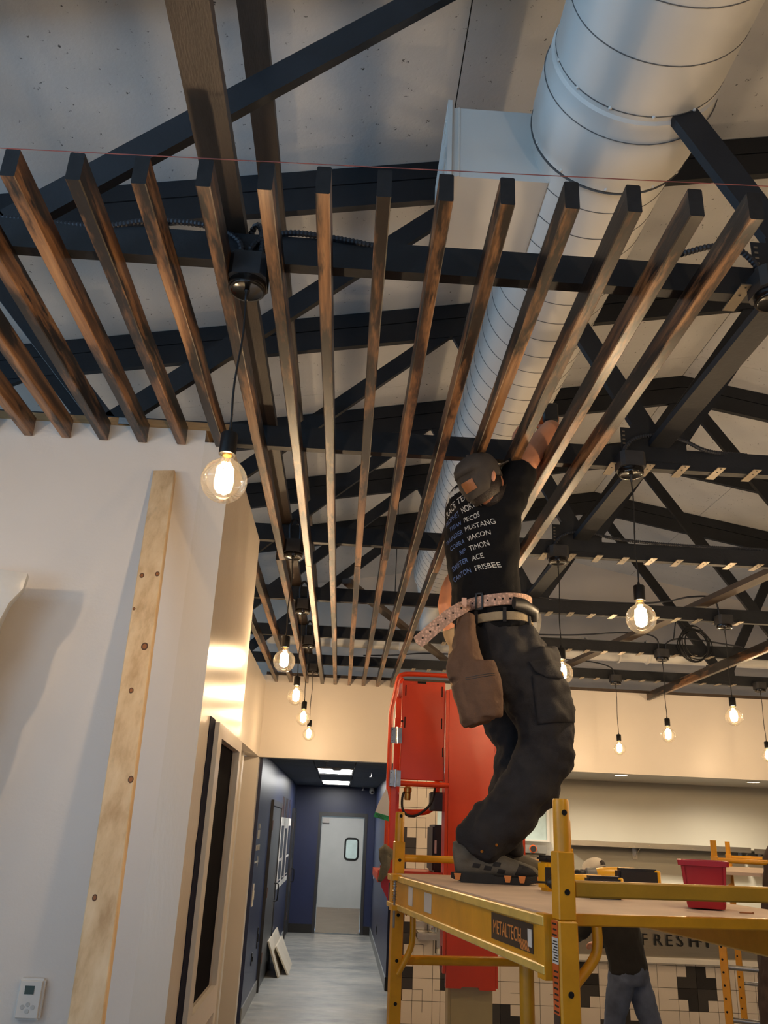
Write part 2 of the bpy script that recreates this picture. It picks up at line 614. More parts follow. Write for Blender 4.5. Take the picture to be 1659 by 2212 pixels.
def frame(o, U, W, N):
    """matrix putting local x,y,z on U,W,N at o"""
    U, W, N, o = V(U), V(W), V(N), V(o)
    return Matrix(((U.x, W.x, N.x, o.x), (U.y, W.y, N.y, o.y), (U.z, W.z, N.z, o.z), (0, 0, 0, 1)))

def skin_over(name, b, mats, parent, voxel=0.012, smooth=6, disp=0.0, dscale=0.1):
    """fuse the overlapping limbs in b into one continuous surface"""
    me = bpy.data.meshes.new('tmp')
    bmesh.ops.recalc_face_normals(b.bm, faces=b.bm.faces)
    b.bm.to_mesh(me)
    b.bm.free()
    t = bpy.data.objects.new('tmp', me)
    COL.objects.link(t)
    r = t.modifiers.new('r', 'REMESH'); r.mode = 'VOXEL'; r.voxel_size = voxel
    s = t.modifiers.new('s', 'SMOOTH'); s.iterations = smooth; s.factor = 0.5
    if disp > 0:
        tx = bpy.data.textures.new('folds', 'CLOUDS'); tx.noise_scale = dscale; tx.noise_depth = 2
        d = t.modifiers.new('d', 'DISPLACE'); d.texture = tx; d.strength = disp; d.texture_coords = 'GLOBAL'
        s2 = t.modifiers.new('s2', 'SMOOTH'); s2.iterations = 2
    bpy.context.view_layer.update()
    dg = bpy.context.evaluated_depsgraph_get()
    out = bpy.data.meshes.new_from_object(t.evaluated_get(dg))
    bpy.data.objects.remove(t)
    bpy.data.meshes.remove(me)
    nb = B()
    nb.bm.from_mesh(out)
    bpy.data.meshes.remove(out)
    return obj(name, nb, mats, parent, 'all')

def drape(b, tree, d, off=0.002, cut=0.0):
    """push every vertex of b along d onto the surface in tree"""
    d = V(d).normalized()
    bmesh.ops.triangulate(b.bm, faces=b.bm.faces)
    if cut > 0:
        for _ in range(4):
            es = [e for e in b.bm.edges if e.calc_length() > cut]
            if not es:
                break
            bmesh.ops.subdivide_edges(b.bm, edges=es, cuts=1)
            bmesh.ops.triangulate(b.bm, faces=b.bm.faces)
    dead = []
    for v in b.bm.verts:
        hit = tree.ray_cast(v.co - d * 0.6, d, 1.5)
        if hit[0] is None:
            dead.append(v)
        else:
            v.co = hit[0] - d * off
    bmesh.ops.delete(b.bm, geom=dead, context='VERTS')
    return b

def tree_of(*objs):
    bm = bmesh.new()
    for o in objs:
        me = o.data.copy()
        me.transform(world_of(o))
        bm.from_mesh(me)
        bpy.data.meshes.remove(me)
    t = BVHTree.FromBMesh(bm)
    bm.free()
    return t

# ------------------------------------------------------------------ the room
def roof_z(x):
    return 5.615 - 0.185 * abs(x - 2.72)

XW, XE, YS, YN = -4.6, 10.0, -3.0, 17.5
fl = struct('floor', B().box(XW, XE, YS - 0.15, YN + 0.3, -0.12, 0.0), 'floor')

# roof deck: ridge board carrier plus wide white painted panels with open joints along the room
ce = struct('ceiling', B().hexa([(XW, YS, roof_z(XW) + 0.03), (2.72, YS, roof_z(2.72) + 0.03), (2.72, 11.3, roof_z(2.72) + 0.03), (XW, 11.3, roof_z(XW) + 0.03),
                                 (XW, YS, roof_z(XW) + 0.13), (2.72, YS, roof_z(2.72) + 0.13), (2.72, 11.3, roof_z(2.72) + 0.13), (XW, 11.3, roof_z(XW) + 0.13)])
            .hexa([(2.72, YS, roof_z(2.72) + 0.03), (XE, YS, roof_z(XE) + 0.03), (XE, 11.3, roof_z(XE) + 0.03), (2.72, 11.3, roof_z(2.72) + 0.03),
                   (2.72, YS, roof_z(2.72) + 0.13), (XE, YS, roof_z(XE) + 0.13), (XE, 11.3, roof_z(XE) + 0.13), (2.72, 11.3, roof_z(2.72) + 0.13)]), 'grout')
edges = [-4.6, -2.04, 0.365, 2.72, 3.93, 6.36, 8.8, 10.0]
ycut = [-3.0, 0.9, 5.78, 10.66, 11.3]
for i in range(len(edges) - 1):
    for j in range(len(ycut) - 1):
        a, b = edges[i] + 0.003, edges[i + 1] - 0.003
        c, d = ycut[j] + 0.001, ycut[j + 1] - 0.001
        za, zb = roof_z(a), roof_z(b)
        obj('ceiling_panel', B().hexa([(a, c, za), (b, c, zb), (b, d, zb), (a, d, za), (a, c, za + 0.028), (b, c, zb + 0.028), (b, d, zb + 0.028), (a, d, za + 0.028)]), 'osb', ce)

def wall(name, x0, x1, y0, y1, z0, z1, m):
    return struct(name, B().box(x0, x1, y0, y1, z0, z1), m)

# outer shell with storefront glazing behind and to the left of the camera
def glazed_wall(name, fixed, axis, a0, a1, ztop, openings, m, zb=0.0):
    """wall in plane x=fixed or y=fixed with window openings [(a,b,z0,z1)]"""
    b = B()
    t = 0.15
    def bx(u0, u1, z0, z1):
        if u1 - u0 < 1e-4 or z1 - z0 < 1e-4:
            return
        if axis == 'x':
            b.box(fixed - t, fixed, u0, u1, z0, z1)
        else:
            b.box(u0, u1, fixed - t, fixed, z0, z1)
    cur = a0
    for (u0, u1, z0, z1) in openings:
        bx(cur, u0, zb, ztop)
        bx(u0, u1, zb, z0)
        bx(u0, u1, z1, ztop)
        cur = u1
    bx(cur, a1, zb, ztop)
    w = struct(name, b, m)
    for k, (u0, u1, z0, z1) in enumerate(openings):
        f = B()
        def fb(p0, p1, q0, q1):
            if axis == 'x':
                f.box(fixed - 0.10, fixed - 0.04, p0, p1, q0, q1)
            else:
                f.box(p0, p1, fixed - 0.10, fixed - 0.04, q0, q1)
        fb(u0, u1, z0, z0 + 0.06); fb(u0, u1, z1 - 0.06, z1)
        fb(u0, u0 + 0.06, z0, z1); fb(u1 - 0.06, u1, z0, z1)
        wf = struct('window_%d' % (len([o for o in bpy.data.objects if o.name.startswith('window_')]) + 1), f, 'frame_dark')
        g = B()
        if axis == 'x':
            g.box(fixed - 0.08, fixed - 0.074, u0 + 0.06, u1 - 0.06, z0 + 0.06, z1 - 0.06)
        else:
            g.box(u0 + 0.06, u1 - 0.06, fixed - 0.08, fixed - 0.074, z0 + 0.06, z1 - 0.06)
        obj('pane', g, 'pane', wf)
    return w
glazed_wall('wall_south', YS, 'y', XW, XE, 4.25, [(-4.3, -2.4, 0.4, 3.1), (-2.3, -0.4, 0.4, 3.1), (-0.3, 1.6, 0.4, 3.1)], 'wall')
glazed_wall('wall_west', XW + 0.15, 'x', YS, 3.26, 3.52, [(-2.6, -0.95, 0.4, 3.3), (-0.85, 0.8, 0.4, 3.3)], 'wall')
wall('wall_west_block', XW, XW + 0.15, 3.26, 11.3, 0, 3.52, 'wall')
glazed_wall('wall_west_clerestory', XW + 0.15, 'x', YS, 11.3, 4.23, [(-2.6 + 2.15 * k, -0.55 + 2.15 * k, 3.58, 4.16) for k in range(6)], 'wall', 3.52)
wall('wall_east', XE - 0.15, XE, YS, 11.3, 0, 4.25, 'wall')
wall('wall_north_gable', XW, XE, 11.15, 11.3, 3.2, 5.75, 'wall')
# gable infill above the eaves on the south side
struct('wall_south_gable', B().prism([(XW, 4.25), (XE, 4.25), (XE, roof_z(XE) + 0.05), (2.72, roof_z(2.72) + 0.05), (XW, roof_z(XW) + 0.05)], (0, 0, 0), (1, 0, 0), (0, 0, 1), (0, 1, 0), YS - 0.15, YS), 'wall')

# restroom block on the left: wall facing the camera, side wall with a dark niche, recess behind it
WY, WX = 3.26, -0.551
wn = wall('wall_near', XW + 0.15, WX - 0.12, WY, WY + 0.12, 0, 3.455, 'wall')
obj('top_plate', B().box(XW + 0.15, WX - 0.02, WY + 0.004, WY + 0.12, 3.456, 3.495), 'pine_plate', wn)
for xx in (-0.98, -1.75):
    obj('track_bracket', B().box(xx - 0.07, xx + 0.05, WY - 0.004, WY + 0.003, 3.462, 3.492), 'zinc', wn)
N0, N1, NZ0, NZ1 = 3.735, 4.415, 1.17, 2.215   # niche opening in the side wall
wside = struct('wall_side', B().box(WX - 0.12, WX, WY, N0, 0, 3.40).box(WX - 0.12, WX, N1, 4.55, 0, 3.40)
               .box(WX - 0.12, WX, N0, N1, 0, NZ0).box(WX - 0.12, WX, N0, N1, NZ1, 3.40), 'wall_gloss')
obj('niche_panel', B().box(WX - 0.06, WX - 0.012, N0 - 0.0, N1 + 0.0, NZ0, NZ1), 'black_void', wside)
obj('niche_liner', B().box(WX - 0.42, WX - 0.40, N0 - 0.02, N1 + 0.02, NZ0 - 0.02, NZ1 + 0.02)
    .box(WX - 0.40, WX - 0.121, N0 - 0.02, N0 - 0.002, NZ0, NZ1).box(WX - 0.40, WX - 0.121, N1 + 0.002, N1 + 0.02, NZ0, NZ1)
    .box(WX - 0.40, WX - 0.121, N0, N1, NZ1 + 0.002, NZ1 + 0.02).box(WX - 0.40, WX - 0.121, N0, N1, NZ0 - 0.02, NZ0 - 0.002), 'black_void', wside)
# white casing round the niche and the navy paint band with its ragged edge in front of it
cas = B()
cas.box(WX, WX + 0.022, 3.625, N0, 0.9, 2.272).box(WX, WX + 0.022, N1, 4.49, 0.9, 2.272)
cas.box(WX, WX + 0.022, N0, N1, NZ1, 2.272).box(WX, WX + 0.022, N0, N1, 1.06, NZ0)
obj('niche_casing', cas, 'trim_white', wside)
pb = []
z = 0.3
while z < 2.27:
    pb.append((3.492 + random.uniform(-0.008, 0.008), z)); z += random.uniform(0.03, 0.09)
pb.append((3.492, 2.281))
obj('paint_band', B().prism(pb + [(3.625, 2.281), (3.625, 0.3)], (0, 0, 0), (0, 1, 0), (0, 0, 1), (1, 0, 0), WX, WX + 0.003), 'navy_dark', wside)

wall('wall_recess_upper', -1.05, -0.92, 4.55, 9.48, 2.56, 3.38, 'wall_gloss')
wall('wall_recess_return', -2.19, WX - 0.121, 4.43, 4.548, 0, 3.39, 'wall')
wall('wall_recess_back', -2.35, -2.2, 4.55, 9.6, 0, 2.56, 'wall')
wall('ceiling_recess', -2.35, -1.051, 4.551, 9.479, 2.562, 2.64, 'wall')
wall('ceiling_restrooms', XW + 0.16, WX - 0.14, 3.39, 4.42, 3.36, 3.40, 'wall')  # unseen lid over the restrooms, put in to block light
wall('wall_pillar', -2.35, -0.92, 9.48, 9.62, 0, 2.56, 'wall')
wall('wall_pilaster', -2.19, -1.03, 8.90, 9.02, 0, 2.555, 'trim_white')

# header wall over the corridor and the kitchen opening
wh = wall('wall_header', -0.92, XE - 0.15, 9.48, 9.63, 2.56, 3.455, 'wall')
obj('header_plate', B().box(-0.92, XE - 0.15, 9.485, 9.625, 3.456, 3.49), 'truss_brown', wh)
obj('header_end', B().box(-1.05, -0.921, 9.482, 9.63, 2.60, 3.45), 'wall', wh)

# corridor
CXL, CXR = -0.885, 0.685
wl = wall('wall_corridor_left', CXL - 0.12, CXL, 9.62, 17.35, 0, 2.70, 'navy')
wr = wall('wall_corridor_right', CXR, CXR + 0.14, 11.75, 17.35, 0, 2.70, 'navy')
wf = struct('wall_corridor_end', B().box(CXL - 0.12, -0.40, 17.35, 17.5, 0, 2.70).box(0.535, CXR + 0.14, 17.35, 17.5, 0, 2.70)
            .box(-0.40, 0.535, 17.35, 17.5, 2.135, 2.70), 'navy')
cc = struct('ceiling_corridor', B().box(CXL - 0.12, CXR + 0.5, 9.63, 17.5, 2.66, 2.72), 'grout')
LP = [(-0.36, 0.155, 11.95, 13.35), (-0.36, 0.155, 15.0, 16.4)]
for i, (a, b) in enumerate([(-0.995, -0.37), (-0.36, 0.155), (0.165, 1.18)]):
    y = 9.64
    while y < 17.3:
        y2 = min(y + 0.70, 17.34)
        if not (i == 1 and any(p[2] - 0.1 < (y + y2) / 2 < p[3] + 0.1 for p in LP)):
            obj('ceiling_tile', B().box(a + 0.004, b - 0.004, y + 0.004, y2 - 0.004, 2.625, 2.66), 'ceil_tile', cc)
        y = y2
for k, (a, b, c, d) in enumerate(LP):
    t = thing('ceiling_light', ['nearer flat lit ceiling panel above the blue corridor', 'farther flat lit ceiling panel close to the grey door'][k], 'ceiling light', ((a + b) / 2, (c + d) / 2, 2.62), 0, 'corridor ceiling panels')
    obj('frame', B().box(a, a + 0.02, c, d, 2.618, 2.655).box(b - 0.02, b, c, d, 2.618, 2.655).box(a + 0.02, b - 0.02, c, c + 0.02, 2.618, 2.655).box(a + 0.02, b - 0.02, d - 0.02, d, 2.618, 2.655), 'trim_white', t)
    obj('diffuser', B().box(a + 0.02, b - 0.02, c + 0.02, d - 0.02, 2.626, 2.65), 'panel_light', t)

b = B().box(CXL, CXL + 0.012, 9.62, 11.30, 0, 0.135).box(CXL, CXL + 0.012, 13.05, 16.6, 0, 0.135)
o = struct('baseboard_left', b, 'base_grey')
o = struct('baseboard_right', B().box(CXR - 0.012, CXR, 11.76, 17.33, 0, 0.135), 'base_grey')
o = struct('baseboard_end', B().box(CXL + 0.013, -0.41, 17.336, 17.35, 0, 0.15).box(0.55, CXR - 0.013, 17.336, 17.35, 0, 0.15), 'base_black')
o = struct('baseboard_wall_end', B().box(CXR - 0.01, CXR + 0.14, 11.735, 11.75, 0, 0.15), 'base_black')

# kitchen shell
wk = wall('wall_kitchen', 0.85, XE - 0.15, 11.0, 11.15, 0, 2.60, 'kitchen_wall')
wall('ceiling_kitchen', 1.19, XE - 0.15, 9.63, 11.0, 2.57, 2.62, 'wall')
wall('wall_kitchen_return', 0.826, 0.95, 11.15, 11.80, 0, 2.60, 'navy')

# ------------------------------------------------------------------ roof trusses
TY = [2.115, 3.42, 4.74, 6.11, 7.40, 8.75]
ordn = ['nearest the camera, over the near slat ends', 'second from the camera, above the wall end', 'third from the camera, above the capped worker', 'fourth from the camera', 'fifth from the camera, with the coil of cable', 'farthest, just before the cream header wall']
plate_x = {0: [1.14], 1: [1.147, 1.31, 1.466, 1.63, 1.795], 2: [0.98 + 0.163 * k for k in range(10)], 3: [0.685 + 0.163 * k for k in range(15)],
           4: [0.685 + 0.163 * k for k in range(19)], 5: [0.685 + 0.163 * k for k in range(22)]}
plate_src = None
for k, y in enumerate(TY):
    t = thing('roof_truss', 'dark painted timber roof truss, ' + ordn[k], 'truss', (2.72, y, 3.465), 0, 'roof trusses')
    x0, x1 = XW + 0.16, XE - 0.16
    obj('bottom_chord', B().box(x0, x1, y - 0.02, y + 0.022, 3.466, 3.568), 'truss', t)
    for (a, b) in ((x0, 2.72), (2.72, x1)):
        za, zb = roof_z(a) - 0.004, roof_z(b) - 0.004
        for (d0, d1, hw, nm) in ((0.0, 0.105, 0.021, 'purlin_board'), (0.112, 0.25, 0.02, 'top_chord')):
            obj(nm, B().hexa([(a, y - hw, za - d1), (b, y - hw, zb - d1), (b, y + hw, zb - d1), (a, y + hw, za - d1),
                              (a, y - hw, za - d0), (b, y - hw, zb - d0), (b, y + hw, zb - d0), (a, y + hw, za - d0)]), 'truss', t)
    nodes_b = [-3.95, -1.15, 1.40, 4.04, 6.59, 9.4]
    nodes_t = [-2.05, 0.58, 2.72, 4.86, 7.49]
    webs = [(-3.95, -2.05), (-1.15, -2.05), (-1.15, 0.58), (1.40, 0.58), (1.40, 2.72), (4.04, 2.72), (4.04, 4.86), (6.59, 4.86), (6.59, 7.49), (9.4, 7.49)]
    for i, (xb, xt) in enumerate(webs):
        obj('web', B().beam((xb, y + 0.003, 3.53), (xt, y + 0.003, roof_z(xt) - 0.17), 0.098, 0.034, (0, 1, 0)), 'truss', t)
    for xb in (1.40, 4.04):
        g = obj('gusset_plate', B().box(xb - 0.155, xb + 0.10, y - 0.024, y - 0.021, 3.50, 3.685).box(xb - 0.205, xb - 0.155, y - 0.024, y - 0.021, 3.54, 3.665), 'truss', t)
        if k in (0, 1, 2) and xb < 2:
            for q in range(5):
                obj('punched_slot', B().box(xb - 0.198 + 0.001, xb - 0.185, y - 0.0255, y - 0.0235, 3.56 + q * 0.02, 3.567 + q * 0.02), 'steel_plate', g)
    for x in plate_x[k]:
        if plate_src is None:
            plate_src = obj('mounting_plate', B().box(-0.019, 0.019, -0.072, 0.062, -0.004, 0.0).lathe([(0.004, -0.0055), (0.004, -0.004)], (0, -0.02, 0), 8, caps=True, mi=1).lathe([(0.003, -0.0055), (0.003, -0.004)], (0, -0.06, 0), 8, caps=True, mi=1), ['steel_plate', 'black_metal'], t, local=True)
            plate_src.location = (x - 2.72, 0, 0.0005)
        else:
            piece(plate_src, t, (x - 2.72, random.uniform(-0.01, 0.01), 0.0005), (0, 0, random.uniform(-0.03, 0.03)))

# long members laid along the room
tag(obj('runner_board', B().box(-0.49, -0.39, -2.8, 9.4, 3.571, 3.609), 'truss_brown'), 'wide dark brown runner board lying on the truss chords above the left pendants', 'beam', 'long roof members')
tag(obj('brace_board', B().box(-0.475, -0.385, -2.8, 9.4, 4.31, 4.35), 'truss_brown'), 'narrow dark brace board running higher between the truss webs on the left', 'beam', 'long roof members')
tag(obj('runner_beam', B().box(1.323, 1.419, -2.8, 9.4, 3.572, 3.603), 'truss'), 'dark runner board on the chords above the right pendants', 'beam', 'long roof members')
tag(obj('diagonal_brace', B().beam((2.93, 4.3, 3.602), (2.28, 9.3, 3.602), 0.095, 0.04), 'truss_brown'), 'dark brown flat brace crossing diagonally over the far right trusses', 'beam', 'long roof members')
tag(obj('diagonal_brace', B().beam((-0.05, 6.0, 3.602), (1.05, 8.9, 3.602), 0.07, 0.04), 'truss_brown'), 'short dark brace crossing diagonally over the trusses left of the worker', 'beam', 'long roof members')

# ------------------------------------------------------------------ charred ceiling slats
def slat(x, y0, y1, label, group, blackend=True):
    w, z0, h = 0.038, 3.378, 0.087
    dx = random.uniform(-0.003, 0.003)
    dz = random.uniform(-0.001, 0.001)
    b = B()
    prof = [(-w + 0.003, 0), (-0.003, 0), (0, 0.003), (0, h - 0.003), (-0.003, h), (-w + 0.003, h), (-w, h - 0.003), (-w, 0.003)]
    n = 5
    rings = []
    for i in range(n):
        f = i / (n - 1)
        bow = 0.004 * math.sin(PI * f) * random.uniform(-1, 1)
        rings.append([(x + p[0] + bow + dx * f, y0 + (y1 - y0) * f, z0 + p[1] + dz) for p in prof])
    b.rings(rings)
    b.bm.faces.ensure_lookup_table()
    for f in b.bm.faces:
        if blackend and len(f.verts) > 4 and f.calc_center_median().y < y0 + 0.01:
            f.material_index = 1
    return tag(obj('ceiling_slat', b, ['char', 'char_end']), label, 'slat', group)

NUM = ['first', 'second', 'third', 'fourth', 'fifth', 'sixth', 'seventh', 'eighth', 'ninth', 'tenth', 'eleventh', 'twelfth', 'thirteenth', 'fourteenth', 'fifteenth', 'sixteenth']
near = [-1.399, -1.238, -1.077, -0.912, -0.748, -0.582, -0.418, -0.262, -0.115, 0.041, 0.200, 0.358, 0.524, 0.685, 0.846, 1.001]
for i, x in enumerate(near):
    if i < 6:
        slat(x, 1.705 - 0.002 * i, 3.252, 'short charred brown slat ending at the white wall, %s from the left edge' % NUM[i], 'near charred slats')
    else:
        slat(x, 1.70 - 0.002 * i, 4.83 + 0.05 * ((i * 7) % 5 - 2), 'near charred brown slat with black burnt end, %s counting from the left' % NUM[i], 'near charred slats')
for i in range(17):  # unseen slats added past the left edge to block a pendant's upward light
    slat(-1.560 - 0.161 * i, 1.705, 3.252, 'unseen short charred slat added past the left edge, %s beyond the picture' % (NUM + ['seventeenth'])[i], 'near charred slats')
far = [-0.784, -0.622, -0.440, -0.264, -0.117, 0.040, 0.198, 0.358, 0.522]
for i, x in enumerate(far):
    if i < 2:
        slat(x, 4.56, 9.474, 'far charred slat in the recess beyond the wall corner, %s from the left' % NUM[i], 'far charred slats', False)
    else:
        j = i + 4
        slat(x, 4.836 + 0.05 * ((j * 7) % 5 - 2), 9.474, 'far charred slat running to the header wall, %s of that row from the left' % NUM[i], 'far charred slats', False)
slat(3.47, 4.6, 9.474, 'lone charred slat at far right, fixed to the cream header wall', 'far charred slats')
tag(obj('string_line', B().tube([(-1.9, 1.66, 3.405), (0.0, 1.66, 3.452), (1.6, 1.66, 3.495)], 0.0013, 5), 'string'), 'thin pink string line stretched across the slat ends', 'string')

# ------------------------------------------------------------------ round duct
DX, DZ = 0.905, 4.47
t = thing('air_duct', 'large round white painted air duct running above the slats', 'duct', (DX, 2.4, DZ - 0.31))
def duct_run(y0, y1, r0, r1, step):
    p = [(r0, y0)]
    y = y0 + step
    while y < y1 - 0.03:
        r = r0 + (r1 - r0) * (y - y0) / (y1 - y0)
        p += [(r, y)]
        y += step
    return p + [(r1, y1)]
obj('near_section', B().lathe(duct_run(-2.9, 2.16, 0.303, 0.303, 0.20), (DX, 0, DZ), 56, 'Y'), 'duct', t, True)
obj('collar', B().lathe([(0.303, 2.12), (0.312, 2.13), (0.312, 2.20), (0.318, 2.21), (0.318, 2.40), (0.312, 2.412), (0.312, 2.45), (0.29, 2.47)], (DX, 0, DZ), 56, 'Y'), 'duct', t, True)
obj('far_section', B().lathe(duct_run(2.44, 8.55, 0.285, 0.262, 0.155), (DX, 0, DZ), 56, 'Y'), 'duct', t, True)
b = B()
for y0, y1, st, r0, r1 in ((-2.9, 2.16, 0.20, 0.303, 0.303), (2.44, 8.55, 0.155, 0.285, 0.262)):
    y = y0 + st
    while y < y1 - 0.03:
        r = r0 + (r1 - r0) * (y - y0) / (y1 - y0)
        b.lathe([(r - 0.002, y - 0.0022), (r + 0.0018, y - 0.0015), (r + 0.0018, y + 0.0015), (r - 0.002, y + 0.0022)], (DX, 0, DZ), 48, 'Y')
        y += st
for y in (2.205, 2.458):
    b.lathe([(0.30, y), (0.3205 if y < 2.3 else 0.315, y + 0.002), (0.30, y + 0.004)], (DX, 0, DZ), 48, 'Y')
obj('seam', b, 'duct_seam', t)
for a, y, r in [(-2.9, 2.10, 0.304), (-2.45, 2.10, 0.304), (-2.0, 2.10, 0.304), (-1.5, 2.10, 0.304), (-1.0, 2.10, 0.304), (-2.8, 2.44, 0.312), (-2.3, 2.44, 0.312), (-1.7, 2.44, 0.312), (-1.1, 2.44, 0.312), (-0.7, 2.44, 0.312)]:
    c = (DX + r * math.cos(a), y, DZ + r * math.sin(a))
    obj('screw', B().ball(c, 0.007, 0.007, 0.007, 8, 6), 'duct', t, True)
# square branch box on the duct's left side
obj('branch_box', B().box(0.295, 0.68, 2.565, 3.02, 4.29, 4.645), 'duct', t)
obj('box_flange', B().box(0.275, 0.293, 2.545, 3.04, 4.27, 4.665), 'duct', t)
obj('seam_strip', B().box(0.318, 0.326, 2.561, 2.566, 4.29, 4.645), 'trim_white', t)
for z in (4.33, 4.40, 4.47, 4.54, 4.60):
    obj('flange_clip', B().box(0.272, 0.276, 2.60, 2.66, z, z + 0.01), 'trim_white', t)
# cross duct and its fittings beside the header wall
t = thing('cross_duct', 'smaller white duct crossing along the header wall above the chords', 'duct', (2.0, 8.98, 3.69))
cz = 3.84
prof = [(0.115, -0.9)] + sum([[(0.115, x - 0.01), (0.125, x), (0.125, x + 0.03), (0.115, x + 0.04)] for x in (-0.2, 0.55, 1.9, 2.55, 3.3, 4.2, 5.1)], []) + [(0.115, 6.2)]
obj('pipe', B().lathe(prof, (0, 9.05, cz), 28, 'X', True), 'duct', t, True)
obj('elbow', B().tube(spline([(DX, 8.5, DZ), (DX, 8.75, DZ - 0.05), (DX, 8.98, DZ - 0.28), (DX, 9.05, cz)], 6), [0.262, 0.258, 0.25, 0.24, 0.23, 0.22, 0.21, 0.20, 0.19, 0.18, 0.17, 0.165, 0.16, 0.155, 0.15, 0.145, 0.14, 0.135, 0.13], 28), 'duct', t, True)
obj('end_cap', B().lathe([(0.22, 0.0), (0.235, 0.02), (0.235, 0.30), (0.16, 0.36), (0.0, 0.40)], (1.62, 8.55, 4.02), 28, 'X', True), 'duct', t, True)
for x in (2.62, 2.98, 3.30):
    obj('duct_clamp', B().lathe([(0.128, 0), (0.134, 0.005), (0.134, 0.02), (0.128, 0.025)], (x, 9.05, cz), 28, 'X'), 'trim_white', t, True)
obj('hanger_tab', B().tube(spline([(3.24, 8.93, 3.90), (3.26, 8.92, 3.93), (3.27, 8.92, 3.87), (3.24, 8.93, 3.84)], 5), 0.004, 6), 'black_metal', t)

# ------------------------------------------------------------------ pendant lamps
def bulb_profile():
    p = []
    R = 0.0625
    for i in range(0, 15):
        a = -PI / 2 + i * (PI * 0.88) / 14
        p.append((R * math.cos(a) if i else 0.0, R * math.sin(a)))
    p += [(0.0165, 0.069), (0.0150, 0.076), (0.0145, 0.085)]
    return p
PROTOS = {}
def pendant(x, y, label, kind, power=17.5):
    """kind 0: box under the chord, kind 1: box on the near face of the chord"""
    zc, h = ((3.358, 0.078), (3.398, 0.070))[kind]
    zb = 2.745
    t = thing('pendant_lamp', label, 'pendant lamp', (x, y, zb - 0.0625), 0, 'globe bulb pendants')
    P = PROTOS.setdefault(kind, {})
    L = lambda nm, b, m, s=False, par=None: obj(nm, b, m, par or t, s, local=True)
    o = -(zb - 0.0625)
    if not P:
        bx = B()
        pr = [(-0.057, -0.04), (-0.04, -0.057), (0.04, -0.057), (0.057, -0.04), (0.057, 0.04), (0.04, 0.057), (-0.04, 0.057), (-0.057, 0.04)]
        bx.prism(pr, (0, 0, 0), (1, 0, 0), (0, 1, 0), (0, 0, 1), zc + 0.027 + o, zc + 0.027 + h + o)
        P['junction_box'] = L('junction_box', bx, 'box_grey')
        P['canopy'] = L('canopy', B().lathe([(0.0, 0.002), (0.044, 0.002), (0.047, 0.0), (0.0535, 0.001), (0.056, 0.006), (0.056, 0.027)], (0, 0, zc + o), 32), 'black_gloss', True)
        P['cord_grip'] = L('cord_grip', B().lathe([(0.003, -0.034), (0.006, -0.030), (0.006, -0.006), (0.009, 0.001)], (0, 0, zc + o), 12, caps=True), 'black_metal', True)
        zt = zc - 0.03
        pts = [(0.004 * math.sin(q * 0.9), 0.003 * math.sin(q * 0.6), zt + o - q * (zt - 2.885) / 8) for q in range(9)]
        pts[0] = (0, 0, zt + o); pts[-1] = (0, 0, 2.885 + o)
        P['cord'] = L('cord', B().tube(pts, 0.0032, 8), 'cord', True)
        P['socket'] = L('socket', B().lathe([(0.004, 2.905), (0.006, 2.892), (0.021, 2.888), (0.0235, 2.884), (0.0235, 2.823), (0.020, 2.821), (0.018, 2.825)], (0, 0, o), 24, caps=True), 'black_metal', True)
        P['bulb'] = L('bulb', B().lathe(bulb_profile(), (0, 0, 0.0625), 32), 'glass', 'all')
        P['screw_cap'] = L('screw_cap', B().lathe([(0.012, 0.136), (0.0135, 0.139), (0.0135, 0.152), (0.012, 0.155)], (0, 0, 0), 16, caps=True), 'brass', True, P['bulb'])
        P['stem'] = L('stem', B().lathe([(0.011, 0.140), (0.004, 0.118), (0.002, 0.100), (0.001, 0.035)], (0, 0, 0), 10, caps=True), 'glass', True, P['bulb'])
        f = B()
        for q in range(8):
            a = 2 * PI * q / 8
            f.tube([(0.006 * math.cos(a), 0.006 * math.sin(a), 0.112), (0.020 * math.cos(a + 0.3), 0.020 * math.sin(a + 0.3), 0.100), (0.023 * math.cos(a + 0.5), 0.023 * math.sin(a + 0.5), 0.07), (0.020 * math.cos(a + 0.7), 0.020 * math.sin(a + 0.7), 0.040), (0.004 * math.cos(a + 0.8), 0.004 * math.sin(a + 0.8), 0.030)], 0.0034, 6)
        P['filament'] = L('filament', f, 'filament', True, P['bulb'])
    else:
        bulb = piece(P['bulb'], t, (0, 0, 0))
        for nm in ('junction_box', 'canopy', 'cord_grip', 'cord', 'socket'):
            piece(P[nm], t, (0, 0, 0))
        for nm in ('screw_cap', 'stem', 'filament'):
            piece(P[nm], bulb, (0, 0, 0))
    l = bpy.data.lights.new('bulb_light', 'POINT')
    l.energy = power
    l.color = (1.0, 0.77, 0.54)
    l.shadow_soft_size = 0.024
    lo = bpy.data.objects.new('bulb_light', l)
    COL.objects.link(lo)
    lo.parent = t
    lo.location = (0, 0, 0.0625)
    return t
row = ['large lit globe bulb pendant nearest the camera, beside the white wall', 'lit globe pendant second in the left row, below slats', 'lit globe pendant third in the left row', 'lit globe pendant fourth in the left row', 'lit globe pendant last in the left row, before the header wall']
for y, s in zip((2.115, 4.74, 6.11, 7.40, 8.75), row):
    pendant(-0.366, y - 0.02, s, 0)
row = ['pendant at the right edge with only its dark canopy in view', 'lit globe pendant hanging to the right of the worker at belt height', 'lit globe pendant half hidden behind the worker\'s dark trousers', 'lit globe pendant hidden behind the worker, fourth in its row', 'lit globe pendant hidden behind the worker, fifth in its row']
for y, s in zip((2.115, 3.42, 4.74, 6.11, 7.40), row):
    pendant(1.210, y - 0.08, s, 1)
row = ['lit globe pendant nearest of the far right row', 'lit globe pendant in the middle of the far right row', 'lit globe pendant farthest in the far right row, small']
